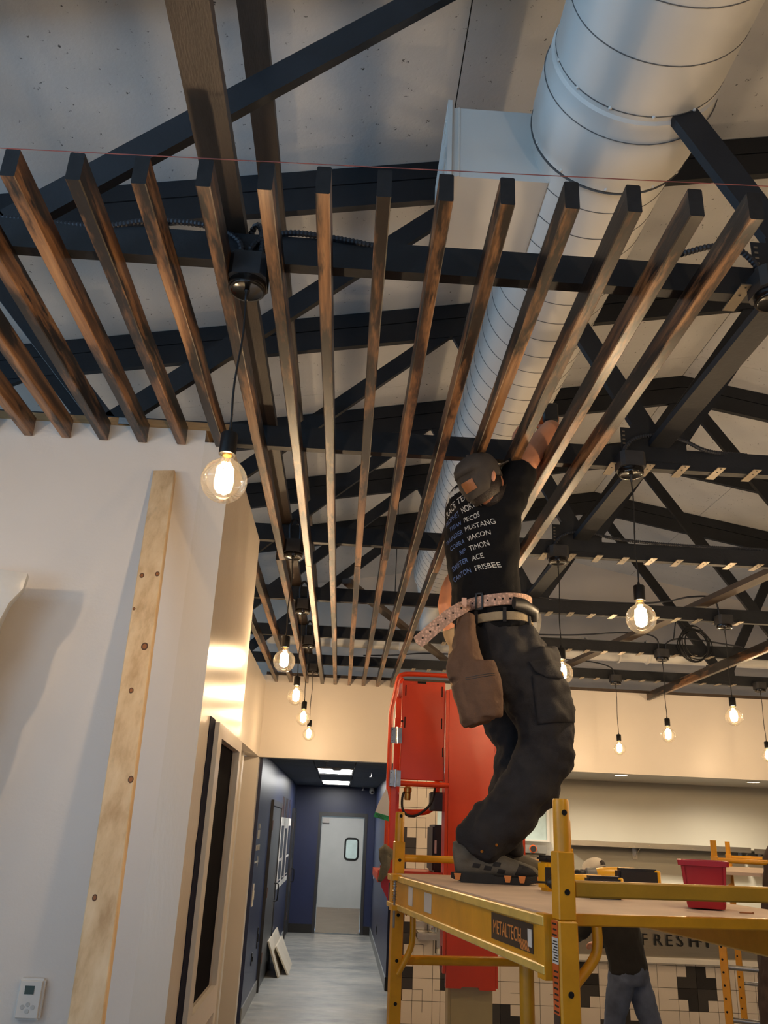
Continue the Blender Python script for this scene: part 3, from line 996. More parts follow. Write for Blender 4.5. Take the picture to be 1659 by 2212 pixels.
for y, s in zip((6.11, 7.40, 8.75), row):
    pendant(2.82, y - 0.08, s, 1)
pendant(4.37, 8.67, 'pendant at the far right edge with only its box in view', 1)

# unseen lamps added past the right edge, continuing the grid to brighten the ceiling
out_rows = [(1.21, 0.80, 'one row nearer than the camera canopy'), (2.82, 2.035, 'second row, level with the nearest truss'), (2.82, 3.34, 'second row, level with the second truss'), (2.82, 4.66, 'second row, level with the third truss'),
            (4.37, 3.34, 'third row, level with the second truss'), (4.37, 6.03, 'third row, level with the fourth truss'), (4.37, 7.32, 'third row, level with the fifth truss'), (4.37, 4.66, 'third row, level with the third truss'),
            (5.95, 3.34, 'fourth row, level with the second truss'), (5.95, 4.66, 'fourth row, level with the third truss'), (5.95, 6.03, 'fourth row, level with the fourth truss')]
for x, y, s in out_rows:
    pendant(x, y, 'unseen lit globe pendant added past the right edge, ' + s, 1)

pendant(-1.942, 2.095, 'lit globe pendant outside the left edge, before the wrapped panel', 0)

# ------------------------------------------------------------------ flexible conduit and cables
def conduit(pts, label, r=0.0095, ribs=True, m='conduit'):
    p = spline(pts, 10)
    L = sum((p[i + 1] - p[i]).length for i in range(len(p) - 1))
    if ribs:
        n = max(8, int(L / 0.006))
        q, rad = [], []
        acc, i, d = 0.0, 0, 0.0
        for k in range(n + 1):
            s = L * k / n
            while i < len(p) - 2 and d + (p[i + 1] - p[i]).length < s:
                d += (p[i + 1] - p[i]).length; i += 1
            seg = (p[i + 1] - p[i]).length
            q.append(p[i].lerp(p[i + 1], min(1, (s - d) / max(seg, 1e-6))))
            rad.append(r * (1.12 if k % 2 else 0.86))
        b = B().tube(q, rad, 8)
    else:
        b = B().tube(p, r, 7)
    return tag(obj('flexible_conduit' if ribs else 'cable', b, m, None, True), label, 'conduit' if ribs else 'cable', 'roof wiring')
y0 = 2.09
conduit([(-0.395, y0, 3.464), (-0.40, y0 - 0.005, 3.52), (-0.45, y0, 3.565), (-0.55, y0, 3.590), (-0.70, y0, 3.585), (-0.85, y0 + 0.01, 3.562), (-1.2, y0 + 0.02, 3.58)], 'ribbed conduit running left from the nearest junction box')
conduit([(-0.37, y0, 3.464), (-0.365, y0 - 0.005, 3.51), (-0.33, y0, 3.555), (-0.25, y0, 3.578), (-0.16, y0, 3.574), (-0.03, y0 + 0.005, 3.56), (0.1, y0 + 0.03, 3.55)], 'ribbed conduit running right from the nearest junction box')
conduit([(-0.335, y0, 3.464), (-0.335, y0, 3.53), (-0.345, y0 + 0.004, 3.59), (-0.365, y0 + 0.02, 3.612), (-0.38, y0 + 0.04, 3.59), (-0.385, y0 + 0.06, 3.54)], 'ribbed conduit looping over the chord beside the nearest junction box')
conduit([(1.20, 2.07, 3.464), (1.19, 2.065, 3.55), (1.13, 2.06, 3.607), (1.05, 2.06, 3.61), (0.95, 2.08, 3.585)], 'ribbed conduit arching left from the canopy at the right edge')
conduit([(1.20, 3.39, 3.464), (1.20, 3.375, 3.54), (1.26, 3.37, 3.60), (1.37, 3.37, 3.62), (1.48, 3.37, 3.60), (1.60, 3.39, 3.565), (1.8, 3.43, 3.575)], 'ribbed conduit arching over the gusset plate of the second truss')
conduit([(1.20, 4.71, 3.464), (1.21, 4.70, 3.54), (1.28, 4.695, 3.60), (1.42, 4.695, 3.615), (1.60, 4.70, 3.585), (2.0, 4.72, 3.575), (2.7, 4.74, 3.585)], 'ribbed conduit arching over the gusset plate of the third truss')
conduit([(0.9, 6.07, 3.62), (1.15, 6.06, 3.63), (1.5, 6.08, 3.575), (2.1, 6.1, 3.575), (2.4, 6.09, 3.60), (2.6, 6.07, 3.645), (2.78, 6.08, 3.64), (2.83, 6.09, 3.464)], 'black cable drooping along the fourth truss chord', 0.007, False)
conduit([(1.3, 7.36, 3.575), (2.0, 7.37, 3.60), (2.5, 7.36, 3.645), (2.78, 7.36, 3.62), (2.82, 7.38, 3.464)], 'black cable lying on the fifth truss chord', 0.007, False)
conduit([(2.87, 7.37, 3.464), (2.90, 7.36, 3.58), (3.1, 7.36, 3.62), (3.6, 7.38, 3.575)], 'black cable rising right of the fifth truss junction box', 0.007, False)
conduit([(2.25, 8.72, 3.65), (2.6, 8.72, 3.635), (2.8, 8.72, 3.58), (2.83, 8.73, 3.464)], 'black cable on the farthest truss above the small lamp', 0.007, False)
conduit([(0.15, 8.7, 3.575), (0.5, 8.71, 3.60), (0.8, 8.71, 3.635), (1.2, 8.72, 3.64)], 'black cable lying on the farthest truss left of the worker', 0.007, False)
for y, nm in ((4.71, 'third'), (6.08, 'fourth'), (7.37, 'fifth')):
    conduit([(-0.39, y, 3.464), (-0.395, y - 0.01, 3.55), (-0.37, y - 0.01, 3.60), (-0.335, y - 0.01, 3.56), (-0.33, y, 3.464)], 'dark conduit loop over the left junction box of the %s truss' % nm, 0.009, False)
b = B()
for k in range(6):
    pts = []
    cx_, cz_ = 3.13 + 0.02 * math.sin(k * 2.1), 3.56 + 0.015 * math.cos(k * 1.7)
    rx, rz = 0.13 + 0.02 * math.sin(k * 1.3), 0.145 + 0.02 * math.cos(k * 2.3)
    for j in range(28):
        a = 2 * PI * j / 28
        pts.append((cx_ + rx * math.cos(a), 7.33 - 0.006 * k + 0.008 * math.sin(a * 2 + k), cz_ + rz * math.sin(a)))
    b.tube(pts, 0.0055, 6, True)
b.tube(spline([(3.08, 7.33, 3.70), (3.0, 7.35, 3.80), (2.97, 7.4, 3.62)], 6), 0.0055, 6)
tag(obj('cable_coil', b, 'cord', None, True), 'coiled black cable hanging from the fifth truss at right', 'cable')
tag(obj('hanger_rod', B().tube([(0.37, 7.0, 3.60), (0.37, 7.0, 5.17)], 0.004, 6), 'black_metal'), 'thin black hanger rod dropping from the ceiling left of the worker', 'rod')

# ------------------------------------------------------------------ left wall items
b = B()
a_, c_ = V((-0.815, 3.235, 3.235)), V((-0.485, 1.98, 0.0))
d_ = (a_ - c_).normalized()
c2 = c_ + d_ * 0.02
b.beam(c2, a_, 0.089, 0.038, (0, -1, 0.3))
b.bevel(0.003)
stud = tag(obj('wooden_stud', b, 'pine'), 'pale knotty pine stud leaning against the white wall', 'stud')
ss = d_.cross(V((0, -1, 0.3))).normalized()
su = ss.cross(d_).normalized()
for z, off, r in ((2.72, 0.026, 0.0085), (2.725, -0.030, 0.0085), (2.43, -0.020, 0.012), (2.27, 0.004, 0.008), (1.98, -0.034, 0.009), (2.58, 0.036, 0.005), (1.66, 0.022, 0.007)):
    p = c_ + d_ * (z / d_.z) + ss * -off
    kb = B()
    kb.lathe([(0.0, 0.0), (r * 0.62, 0.0), (r * 0.62, 0.0009), (0.0, 0.0009)], (0, 0, 0), 14).xform(Matrix.Diagonal((1.0, 1.35, 1.0, 1.0)))
    kr = B()
    kr.lathe([(r * 0.62, 0.0), (r, 0.0), (r, 0.0006), (r * 0.62, 0.0006)], (0, 0, 0), 14).xform(Matrix.Diagonal((1.0, 1.35, 1.0, 1.0)))
    fm = frame(p + su * 0.0192, ss, d_, su)
    k_ = obj('knot', kb.xform(fm), 'leather', stud)
    obj('knot_ring', kr.xform(fm), 'pouch', k_)

t = thing('thermostat', 'white wall thermostat with small display, low on the near wall', 'thermostat', (-1.005, 3.26, 1.235))
obj('case', B().box(-1.049, -0.963, 3.236, 3.2595, 1.235, 1.358).bevel(0.006, 2), 'white_plastic', t, True)
obj('face_plate', B().box(-1.043, -0.969, 3.232, 3.236, 1.241, 1.352).bevel(0.002), 'trim_white', t)
obj('display', B().box(-1.024, -0.993, 3.2305, 3.2325, 1.312, 1.337), 'lcd', t)
for (x, z) in ((-1.006, 1.282), (-1.023, 1.274), (-0.989, 1.274), (-1.006, 1.262)):
    obj('button', B().lathe([(0.0065, -0.0015), (0.0075, 0.0)], (x, 3.232, z), 12, 'Y', True), 'grey_mark', t)

# film-wrapped panel at the left edge, standing off the wall
t = thing('wrapped_panel', 'wall panel wrapped in cloudy plastic film at the left edge', 'wrapped panel', (-1.8, 3.1, 2.0))
obj('panel', B().box(-2.35, -1.47, 3.06, 3.13, 2.05, 2.66), 'black_metal', t)
obj('wall_arm', B().box(-1.95, -1.85, 3.13, 3.258, 2.25, 2.45), 'black_metal', t)
b = B()
rows = []
for i in range(15):
    f = i / 14.0
    z = 2.70 - f * 0.86
    xr = -1.222 - 0.04 * math.sin(f * 3.0) - 0.17 * f ** 1.2 + 0.012 * math.sin(f * 23)
    ring = []
    for (x, y) in ((-2.40, 3.15), (-2.40, 3.02), (-2.0, 3.015), (-1.7, 3.01), (xr - 0.10, 2.995), (xr, 3.04), (xr - 0.015, 3.10), (xr - 0.07, 3.15)):
        ring.append((x, y + 0.014 * math.sin(x * 31 + z * 17), z + 0.02 * math.sin(x * 9)))
    rows.append(ring)
b.rings(rows)
obj('plastic_film', b, 'film', t, True)

# ledge and things inside the recess beyond the corner
t = thing('recess_counter', 'narrow white counter end inside the recess beside the blue corridor', 'counter', (-1.5, 7.4, 0))
obj('cabinet', B().box(-2.19, -0.98, 6.9, 7.85, 0.0, 0.96), 'trim_white', t)
obj('ledge', B().box(-2.19, -0.94, 6.88, 7.90, 0.962, 1.0), 'trim_white', t)
t = thing('tape_measure', 'small yellow and black tape measure on the white recess ledge', 'tape measure', (-0.985, 7.6, 1.0))
obj('case', B().box(-1.02, -0.96, 7.55, 7.62, 1.002, 1.07).bevel(0.012, 2), 'tool_yellow', t, True)
obj('grip', B().box(-1.023, -0.957, 7.56, 7.61, 1.004, 1.03), 'tool_black', t)

# ------------------------------------------------------------------ corridor doors, signs, pictures
def side_door(n, y0, y1, label):
    d = struct('door_%d' % n, B().box(CXL, CXL + 0.02, y0 + 0.05, y1 - 0.05, 0.01, 2.10), 'door_dark')
    obj('frame', B().box(CXL, CXL + 0.035, y0, y0 + 0.05, 0, 2.17).box(CXL, CXL + 0.035, y1 - 0.05, y1, 0, 2.17).box(CXL, CXL + 0.035, y0 + 0.05, y1 - 0.05, 2.10, 2.17), 'frame_dark', d)
    for z in (0.30, 1.02, 1.80):
        obj('hinge', B().box(CXL + 0.02, CXL + 0.042, y0 + 0.035, y0 + 0.075, z, z + 0.12), 'strip', d)
    yh = y1 - 0.22
    obj('handle', B().tube(spline([(CXL + 0.02, yh, 0.88), (CXL + 0.07, yh, 0.885), (CXL + 0.08, yh, 0.94), (CXL + 0.08, yh, 1.05), (CXL + 0.07, yh, 1.10), (CXL + 0.02, yh, 1.105)], 4), 0.010, 8), 'black_metal', d, True)
    obj('push_strip', B().box(CXL + 0.02, CXL + 0.024, yh - 0.03, yh + 0.02, 0.70, 1.28), 'zinc', d)
    return d
side_door(2, 11.28, 12.98, '')
side_door(3, 16.30, 17.30, '')
for k, y in enumerate((13.35, 14.22, 15.12)):
    w = 0.72
    t = thing('framed_picture', ['dark picture in a tall white frame, nearest on the blue wall', 'dark picture in a tall white frame, middle of three on the blue wall', 'dark picture in a tall white frame, last of three on the blue wall'][k], 'picture', (CXL, y + w / 2, 0.98), 0, 'corridor pictures')
    x = CXL
    obj('frame', B().box(x, x + 0.018, y, y + w, 0.98, 1.98), 'white_plastic', t)
    obj('print', B().box(x + 0.018, x + 0.021, y + 0.08, y + w - 0.07, 1.40, 1.86) if k != 1 else B().box(x + 0.018, x + 0.021, y + 0.08, y + w - 0.07, 1.06, 1.82), 'poster', t)
    if k != 1:
        obj('print', B().box(x + 0.018, x + 0.021, y + 0.08, y + w - 0.07, 1.06, 1.36), 'poster', t)
    obj('caption', B().box(x + 0.021, x + 0.0225, y + 0.2, y + 0.5, 1.09, 1.105), 'paper', t)
    for s in (0.18, 0.48):
        obj('hanging_strip', B().box(x, x + 0.006, y + s, y + s + 0.03, 1.98, 2.28), 'strip', t)
# restroom wayfinding sign
t = thing('wayfinding_sign', 'small grey restroom pictogram, lettering and arrow on the blue wall', 'sign', (CXL, 9.95, 1.45))
FM = lambda y, z: frame((CXL + 0.003, y, z), (0, 1, 0), (0, 0, 1), (1, 0, 0))
obj('lettering', text_b('RESTROOM', 0.085, 0.002).xform(FM(9.68, 1.60)), 'grey_mark', t)
b = B()
for yy in (9.80, 9.95):
    b.lathe([(0.028, 0), (0.028, 0.004)], (CXL, yy, 1.85), 12, 'X', True)
    b.box(CXL, CXL + 0.004, yy - 0.04, yy + 0.04, 1.72, 1.81)
obj('pictogram', b, 'grey_mark', t)
obj('arrow', B().box(CXL, CXL + 0.004, 9.68, 10.05, 1.475, 1.495).prism([(10.0, 1.43), (10.09, 1.485), (10.0, 1.54), (10.02, 1.485)], (0, 0, 0), (0, 1, 0), (0, 0, 1), (1, 0, 0), CXL, CXL + 0.004), 'grey_mark', t)
for nm, lab, y, z, h, m in (('light_switch', 'pale light switch strip on the blue wall under the sign', 9.80, 1.05, 0.22, 'trim_white'), ('outlet_cover', 'black outlet cover low on the blue corridor wall', 10.35, 0.42, 0.12, 'black_metal'), ('outlet_cover', 'tall black cover plate on the blue wall before the dark door', 10.90, 0.52, 0.22, 'black_metal')):
    t = thing(nm, lab, 'switch' if 'switch' in nm else 'outlet', (CXL, y, z))
    obj('plate', B().box(CXL, CXL + 0.008, y - 0.05, y + 0.05, z, z + h), m, t)
    obj('insert', B().box(CXL + 0.008, CXL + 0.016, y - 0.015, y + 0.015, z + h * 0.3, z + h * 0.7), m, t)
t = thing('light_switch', 'pale switch plate on the right blue wall near the grey door', 'switch', (CXR, 16.6, 1.05))
obj('plate', B().box(CXR - 0.008, CXR, 16.5, 16.62, 1.02, 1.16), 'trim_white', t)
obj('toggle', B().box(CXR - 0.022, CXR - 0.008, 16.55, 16.57, 1.07, 1.11), 'trim_white', t)
t = thing('outlet_cover', 'black outlet cover low on the right blue wall', 'outlet', (CXR, 14.6, 0.32))
obj('plate', B().box(CXR - 0.006, CXR, 14.55, 14.68, 0.32, 0.46), 'black_metal', t)
obj('socket', B().box(CXR - 0.010, CXR - 0.006, 14.58, 14.65, 0.35, 0.43), 'hole', t)
# leaning boards
lean = [(-0.70, 12.35, 13.75, 0.42, 'mdf', 'tall bare white board leaning on the blue corridor wall'), (-0.59, 12.60, 13.55, 0.33, 'mdf', 'shorter board with brown edge leaning in front of the white board')]
for k, (x, y0, y1, h, m, lab) in enumerate(lean):
    top = CXL + 0.02 + 0.09 * k
    b = B().hexa([(x, y0, 0.004), (x + 0.022, y0, 0.004), (x + 0.022, y1, 0.004), (x, y1, 0.004), (top, y0, h), (top + 0.022, y0, h + 0.006), (top + 0.022, y1 + 0.25, h + 0.006), (top, y1 + 0.25, h)])
    o = obj('leaning_board', b, [m])
    tag(o, lab, 'board', 'leaning boards')

# kitchen swing door at the corridor end
d1 = struct('door_1', B().box(-0.345, 0.478, 17.37, 17.41, 0.012, 2.045), 'door_grey')
obj('frame', B().box(-0.41, -0.355, 17.33, 17.46, 0, 2.14).box(0.49, 0.545, 17.33, 17.46, 0, 2.14).box(-0.355, 0.49, 17.33, 17.46, 2.07, 2.14), 'frame_dark', d1)
b = B()
poly = []
x0, x1, z0, z1, r = 0.135, 0.385, 1.30, 1.675, 0.06
for cx_, cz_, a0 in ((x1 - r, z1 - r, 0), (x0 + r, z1 - r, 90), (x0 + r, z0 + r, 180), (x1 - r, z0 + r, 270)):
    for q in range(5):
        a = math.radians(a0 + q * 22.5)
        poly.append((cx_ + r * math.cos(a), 17.362, cz_ + r * math.sin(a)))
obj('window_gasket', B().tube(poly, 0.018, 8, True), 'black_metal', d1, True)
obj('window_pane', B().prism([(p[0], p[2]) for p in poly], (0, 0, 0), (1, 0, 0), (0, 0, 1), (0, 1, 0), 17.362, 17.369), 'window_bright', d1)
obj('kick_plate', B().box(-0.345, 0.478, 17.364, 17.3695, 0.012, 0.445), 'steel', d1)
for x in (-0.30, -0.15, 0.07, 0.28, 0.44):
    for z in (0.03, 0.43):
        obj('rivet', B().ball((x, 17.363, z), 0.006, 0.004, 0.006, 8, 6), 'zinc', d1)
obj('closer', B().box(-0.33, -0.20, 17.33, 17.369, 1.94, 2.03), 'zinc', d1)
wall('wall_back_kitchen', -1.0, 0.9, 18.2, 18.25, 0, 2.6, 'kitchen_wall')

# corridor ceiling fittings
def sprinkler(x, y, z, label):
    t = thing('sprinkler_head', label, 'sprinkler', (x, y, z - 0.06), 0, 'sprinkler heads')
    obj('stem', B().lathe([(0.008, 0.0), (0.008, 0.05), (0.03, 0.055), (0.03, 0.06)], (x, y, z - 0.06), 10, caps=True), 'zinc', t)
    obj('deflector', B().lathe([(0.03, -0.006), (0.03, 0.0)], (x, y, z - 0.06), 12, caps=True), 'zinc', t)
sprinkler(-0.20, 10.6, 2.624, 'sprinkler head nearest the cream header, before the lit panels')
sprinkler(0.42, 12.4, 2.624, 'sprinkler head to the right of the nearer lit panel')
sprinkler(0.42, 16.9, 2.624, 'sprinkler head farthest along the corridor ceiling, near the camera dome')
t = thing('security_camera', 'small grey dome camera in the far right corridor corner', 'security camera', (0.60, 17.1, 2.53))
obj('mount', B().lathe([(0.05, 2.56), (0.05, 2.622)], (0.60, 17.1, 0), 16, caps=True), 'grey_mark', t, True)
obj('dome', B().ball((0.60, 17.1, 2.55), 0.055, 0.055, 0.05), 'grey_mark', t, True)
obj('lens', B().lathe([(0.022, 17.035), (0.022, 17.06)], (0.60, 0, 2.535), 12, 'Y', True), 'black_gloss', t)
t = thing('smoke_detector', 'pale round detector on the ceiling over the nearer lit panel', 'detector', (-0.08, 11.7, 2.585))
obj('body', B().lathe([(0.05, 2.587), (0.065, 2.60), (0.065, 2.622)], (-0.08, 11.72, 0), 20, caps=True), 'grey_mark', t, True)

# ------------------------------------------------------------------ tiled counter front and pillar
def tile_field(wallobj, x0, x1, z0, z1, yf, ox, oz, dark):
    """8-inch two-piece tiles; four of them make a cross"""
    T = 0.2032
    h = T / 2
    g = 0.0022
    i0, i1 = math.floor((x0 - ox) / T), math.ceil((x1 - ox) / T)
    j0, j1 = math.floor((z0 - oz) / T), math.ceil((z1 - oz) / T)
    for i in range(i0, i1):
        for j in range(j0, j1):
            cx_, cz_ = ox + i * T, oz + j * T
            blk = (i // 2, j // 2)
            fx, fz = i % 2 == 0, j % 2 == 0       # tile lies left / below the cross centre
            u = (lambda a: a) if fx else (lambda a: T - a)
            w = (lambda a: a) if fz else (lambda a: T - a)
            Lp = [(u(h), w(0)), (u(T), w(0)), (u(T), w(T)), (u(0), w(T)), (u(0), w(h)), (u(h), w(h))]
            Sp = [(u(0), w(0)), (u(h), w(0)), (u(h), w(h)), (u(0), w(h))]
            m = dark.get(blk)
            for poly, mm in ((Lp, m if m else 'tile_white'), (Sp, 'tile_white')):
                pts = []
                ccx = sum(p[0] for p in poly) / len(poly)
                ccz = sum(p[1] for p in poly) / len(poly)
                for (a, c) in poly:
                    # shrink for the joint and clip to the field
                    a2 = a + (g if (a < T / 2 - 1e-6 and a < h - 1e-6) else -g if a > h + 1e-6 else (g if ccx > a else -g))
                    c2 = c + (g if c < h - 1e-6 else -g if c > h + 1e-6 else (g if ccz > c else -g))
                    pts.append((min(max(cx_ + a2, x0), x1), min(max(cz_ + c2, z0), z1)))
                area = abs(sum(pts[q][0] * pts[(q + 1) % len(pts)][1] - pts[(q + 1) % len(pts)][0] * pts[q][1] for q in range(len(pts)))) / 2
                if area < 2e-4:
                    continue
                if mm == 'tile_dark' and (fx, fz) in ((True, True), (False, False)):
                    mm = 'tile_black'
                obj('tile', B().prism(pts, (0, 0, 0), (1, 0, 0), (0, 0, 1), (0, 1, 0), yf - 0.008 - random.uniform(0, 0.0008), yf), mm, wallobj)
wp = wall('wall_tile_pillar', 0.60, 1.05, 9.50, 9.62, 0, 2.555, 'grout')
tile_field(wp, 0.60, 1.05, 0.0, 2.55, 9.499, 0.42, 0.28, {(0, 3): 'tile_dark', (0, 0): 'tile_dark', (0, 1): 'tile_dark', (1, 0): None})
wc = wall('wall_counter', 1.05, 5.6, 9.50, 9.62, 0, 1.05, 'grout')
tile_field(wc, 1.05, 5.6, 0.0, 0.71, 9.499, 3.547, 0.28, {(0, 0): 'tile_dark', (-3, 0): 'tile_dark', (-2, -1): 'tile_dark', (-5, -1): 'tile_dark', (3, 0): 'tile_dark', (2, -1): 'tile_dark', (-6, 0): 'tile_dark'})
t = thing('counter_front', 'stainless steel counter front with raised black letters above the tiles', 'counter', (3.3, 9.45, 0.71))
obj('ledge', B().box(1.06, 5.59, 9.40, 9.497, 0.712, 0.765).bevel(0.006), 'trim_white', t)
obj('steel_panel', B().box(1.06, 5.59, 9.455, 9.497, 0.766, 1.06), 'steel', t)
obj('worktop', B().box(1.06, 5.59, 9.42, 10.35, 1.062, 1.10), 'steel', t)
for ch, x in zip('FRESH\u00b7P', (3.18, 3.31, 3.435, 3.555, 3.68, 3.79, 3.86)):
    lb = text_b(ch, 0.155, 0.012)
    lb.xform(frame((x, 9.441, 0.872), (1, 0, 0), (0, 0, 1), (0, -1, 0)))
    obj('letter', lb, 'black_metal', t)

# soap canister on a little corner sink
t = thing('corner_sink', 'small grey hand sink against the tiled pillar', 'sink', (0.98, 9.38, 0.86))
obj('basin', B().box(0.84, 1.045, 9.22, 9.485, 0.86, 0.925).bevel(0.01, 2), 'steel', t, True)
obj('splash', B().box(0.84, 1.045, 9.468, 9.488, 0.927, 1.0), 'steel', t)
t = thing('soap_canister', 'shiny chrome canister standing on the hand sink', 'canister', (1.0, 9.30, 0.926))
obj('can', B().lathe([(0.0, 0.0), (0.055, 0.0), (0.057, 0.004), (0.057, 0.106), (0.053, 0.112), (0.024, 0.114)], (1.0, 9.30, 0.927), 28), 'chrome', t, True)
obj('lid', B().lathe([(0.024, 0.114), (0.024, 0.136), (0.014, 0.142), (0.0, 0.142)], (1.0, 9.30, 0.927), 20), 'chrome', t, True)

# kitchen back wall: pass window, steel unit, shelf
wn3 = struct('window_%d' % 9, B().box(1.15, 2.62, 10.96, 10.999, 1.80, 1.83).box(1.15, 2.62, 10.96, 10.999, 2.27, 2.30).box(1.15, 1.18, 10.96, 10.999, 1.83, 2.27).box(2.585, 2.62, 10.96, 10.999, 1.83, 2.27), 'trim_white')
obj('pane', B().box(1.18, 2.585, 10.975, 10.99, 1.83, 2.27), 'window_bright', wn3)
t = thing('steel_warmer', 'stainless kitchen warmer with dial behind the worker\'s shoe', 'kitchen unit', (2.25, 10.5, 1.10))
obj('housing', B().box(1.90, 2.50, 10.36, 10.95, 1.102, 1.655), 'steel', t)
obj('hood', B().hexa([(1.92, 10.30, 1.657), (2.53, 10.30, 1.657), (2.53, 10.9, 1.657), (1.92, 10.9, 1.657), (1.92, 10.38, 1.815), (2.49, 10.38, 1.815), (2.49, 10.9, 1.815), (1.92, 10.9, 1.815)]), 'steel', t)
obj('control_panel', B().box(1.98, 2.42, 10.285, 10.33, 1.69, 1.775), 'tool_grey', t)
obj('dial', B().lathe([(0.034, 0.0), (0.034, -0.02)], (2.26, 10.285, 1.735), 16, 'Y', True), 'tool_black', t)
obj('dial_ring', B().lathe([(0.045, 0.0), (0.045, -0.004)], (2.26, 10.285, 1.735), 16, 'Y', True), 'label_red', t)
obj('rating_label', B().box(2.20, 2.34, 10.352, 10.3595, 1.58, 1.62), 'paper', t)
t = thing('wall_shelf', 'long stainless steel wall shelf on the pale green kitchen wall', 'shelf', (4.3, 10.85, 1.80))
obj('board', B().box(2.75, 5.02, 10.66, 10.998, 1.815, 1.83).box(2.75, 5.02, 10.655, 10.66, 1.79, 1.85), 'steel', t)
obj('board', B().box(5.06, 6.6, 10.66, 10.998, 1.805, 1.82).box(5.06, 6.6, 10.655, 10.66, 1.78, 1.84), 'steel', t)
for x in (3.66, 5.0, 5.25):
    obj('bracket', B().box(x, x + 0.06, 10.985, 10.999, 1.66, 1.81).prism([(10.985, 1.81), (10.72, 1.81), (10.985, 1.68)], (0, 0, 0), (0, 1, 0), (0, 0, 1), (1, 0, 0), x + 0.025, x + 0.032), 'steel', t)
for k, (x, y) in enumerate(((3.2, 9.83), (1.7, 9.95), (4.8, 9.95))):  # all but the first are added to brighten the kitchen
    t = thing('downlight', ['round recessed downlight in the soffit behind the small far lamp', 'added kitchen downlight hidden behind the worker', 'added kitchen downlight towards the right edge'][k], 'downlight', (x, y, 2.55), 0, 'kitchen downlights')
    obj('trim_ring', B().lathe([(0.075, 2.566), (0.085, 2.562), (0.085, 2.57)], (x, y, 0), 24), 'trim_white', t, True)
    obj('lens', B().lathe([(0.0, 2.5675), (0.075, 2.5675), (0.075, 2.5695)], (x, y, 0), 24), 'downlight', t)
    l = bpy.data.lights.new('downlight_beam', 'SPOT')
    l.energy = 130; l.color = (1.0, 0.90, 0.74); l.spot_size = math.radians(168); l.spot_blend = 0.8; l.shadow_soft_size = 0.06
    lo = bpy.data.objects.new('downlight_beam', l); COL.objects.link(lo); lo.parent = t
    lo.location = (0, 0, 0.005)

# ------------------------------------------------------------------ yellow rolling scaffold
SROT = math.atan2(0.162, 0.987)
t = thing('rolling_scaffold', 'yellow rolling scaffold carrying the worker in black', 'scaffold', (0.56, 2.215, 0.0), SROT)
LN, WD = 1.785, 0.80
def SL(nm, b, m, s=False, par=None):
    return obj(nm, b, m, par or t, s, local=True)
posts = [(0, 0, 'n'), (WD, 0, 'n'), (0, LN, 'f'), (WD, LN, 'f')]
for (x, y, e) in posts:
    zt = 1.69 if e == 'n' else 1.66
    p = SL('post', B().box(x - 0.025, x + 0.025, y - 0.025, y + 0.025, 0.15, 1.690).bevel(0.004), 'yellow' if e == 'f' else 'yellow')
    SL('sleeve', B().box(x - 0.0225, x + 0.0225, y - 0.0225, y + 0.0225, 1.691, 1.846 if e == 'n' else 1.83).bevel(0.003), 'yellow', False, p)
    SL('pin_tube', B().lathe([(0.018, 0.0), (0.0205, 0.0), (0.0205, 0.118), (0.0185, 0.124), (0.0165, 0.124), (0.0165, 0.05)], (x, y, 1.846 if e == 'n' else 1.83), 20), 'yellow', True, p)
    for z in (1.937, 1.754, 1.535, 1.36, 1.20, 1.02):
        yf = y - 0.0254 if z < 1.69 else y - 0.0229 if z < 1.85 else y - 0.0208
        SL('pin_hole', B().lathe([(0.0, 0.0), (0.0072, 0.0), (0.0072, -0.0012), (0.0, -0.0012)], (x, yf, z), 14, 'Y'), 'hole', False, p)
    c = SL('caster', B().lathe([(0.02, -0.018), (0.062, -0.02), (0.065, -0.012), (0.065, 0.012), (0.062, 0.02), (0.02, 0.018)], (x, y, 0.066), 24, 'X', True), 'sole', True)
    SL('caster_fork', B().box(x - 0.028, x - 0.022, y - 0.02, y + 0.02, 0.06, 0.15).box(x + 0.022, x + 0.028, y - 0.02, y + 0.02, 0.06, 0.15).box(x - 0.028, x + 0.028, y - 0.02, y + 0.02, 0.142, 0.15), 'zinc', False, c)
# long side rails (channels)
for x, s in ((0, -1), (WD, 1)):
    xo = x + s * 0.030
    r = SL('side_rail', B().box(xo - 0.003, xo + 0.003, 0.03, LN - 0.03, 1.572, 1.690), 'yellow')
    SL('flange', B().box(min(xo, xo + s * 0.014), max(xo, xo + s * 0.014), 0.03, LN + 0.02, 1.672, 1.697).bevel(0.003), 'yellow_worn', False, r)
    SL('flange', B().box(min(xo, xo + s * 0.014), max(xo, xo + s * 0.014), 0.03, LN + 0.02, 1.566, 1.588).bevel(0.003), 'yellow_worn', False, r)
    SL('end_plate', B().box(xo - 0.012, xo + 0.012, 0.026, 0.075, 1.556, 1.70), 'yellow', False, r)
    SL('end_plate', B().box(xo - 0.012, xo + 0.012, LN - 0.075, LN - 0.026, 1.556, 1.70), 'yellow', False, r)
    if s < 0:
        rail = r
        xr = xo
fx = xr - 0.0036
SL('name_plate', B().box(fx - 0.001, fx, 0.12, 0.44, 1.600, 1.668), 'label_dark', False, rail)
lm = frame((fx - 0.0012, 0.425, 1.616), (0, -1, 0), (0, 0, 1), (-1, 0, 0))
SL('lettering', text_b('METALTECH', 0.050, 0.0004, 'LEFT', 0.80).xform(lm), 'label_orange', False, rail)
b = B()
for q in range(6):
    y1 = 0.205 - q * 0.011
    b.prism([(y1, 1.602), (y1 - 0.006, 1.602), (y1 + 0.012, 1.626), (y1 + 0.018, 1.626)], (0, 0, 0), (0, 1, 0), (0, 0, 1), (1, 0, 0), fx - 0.0014, fx - 0.0008)
SL('stripe', b, 'label_orange', False, rail)
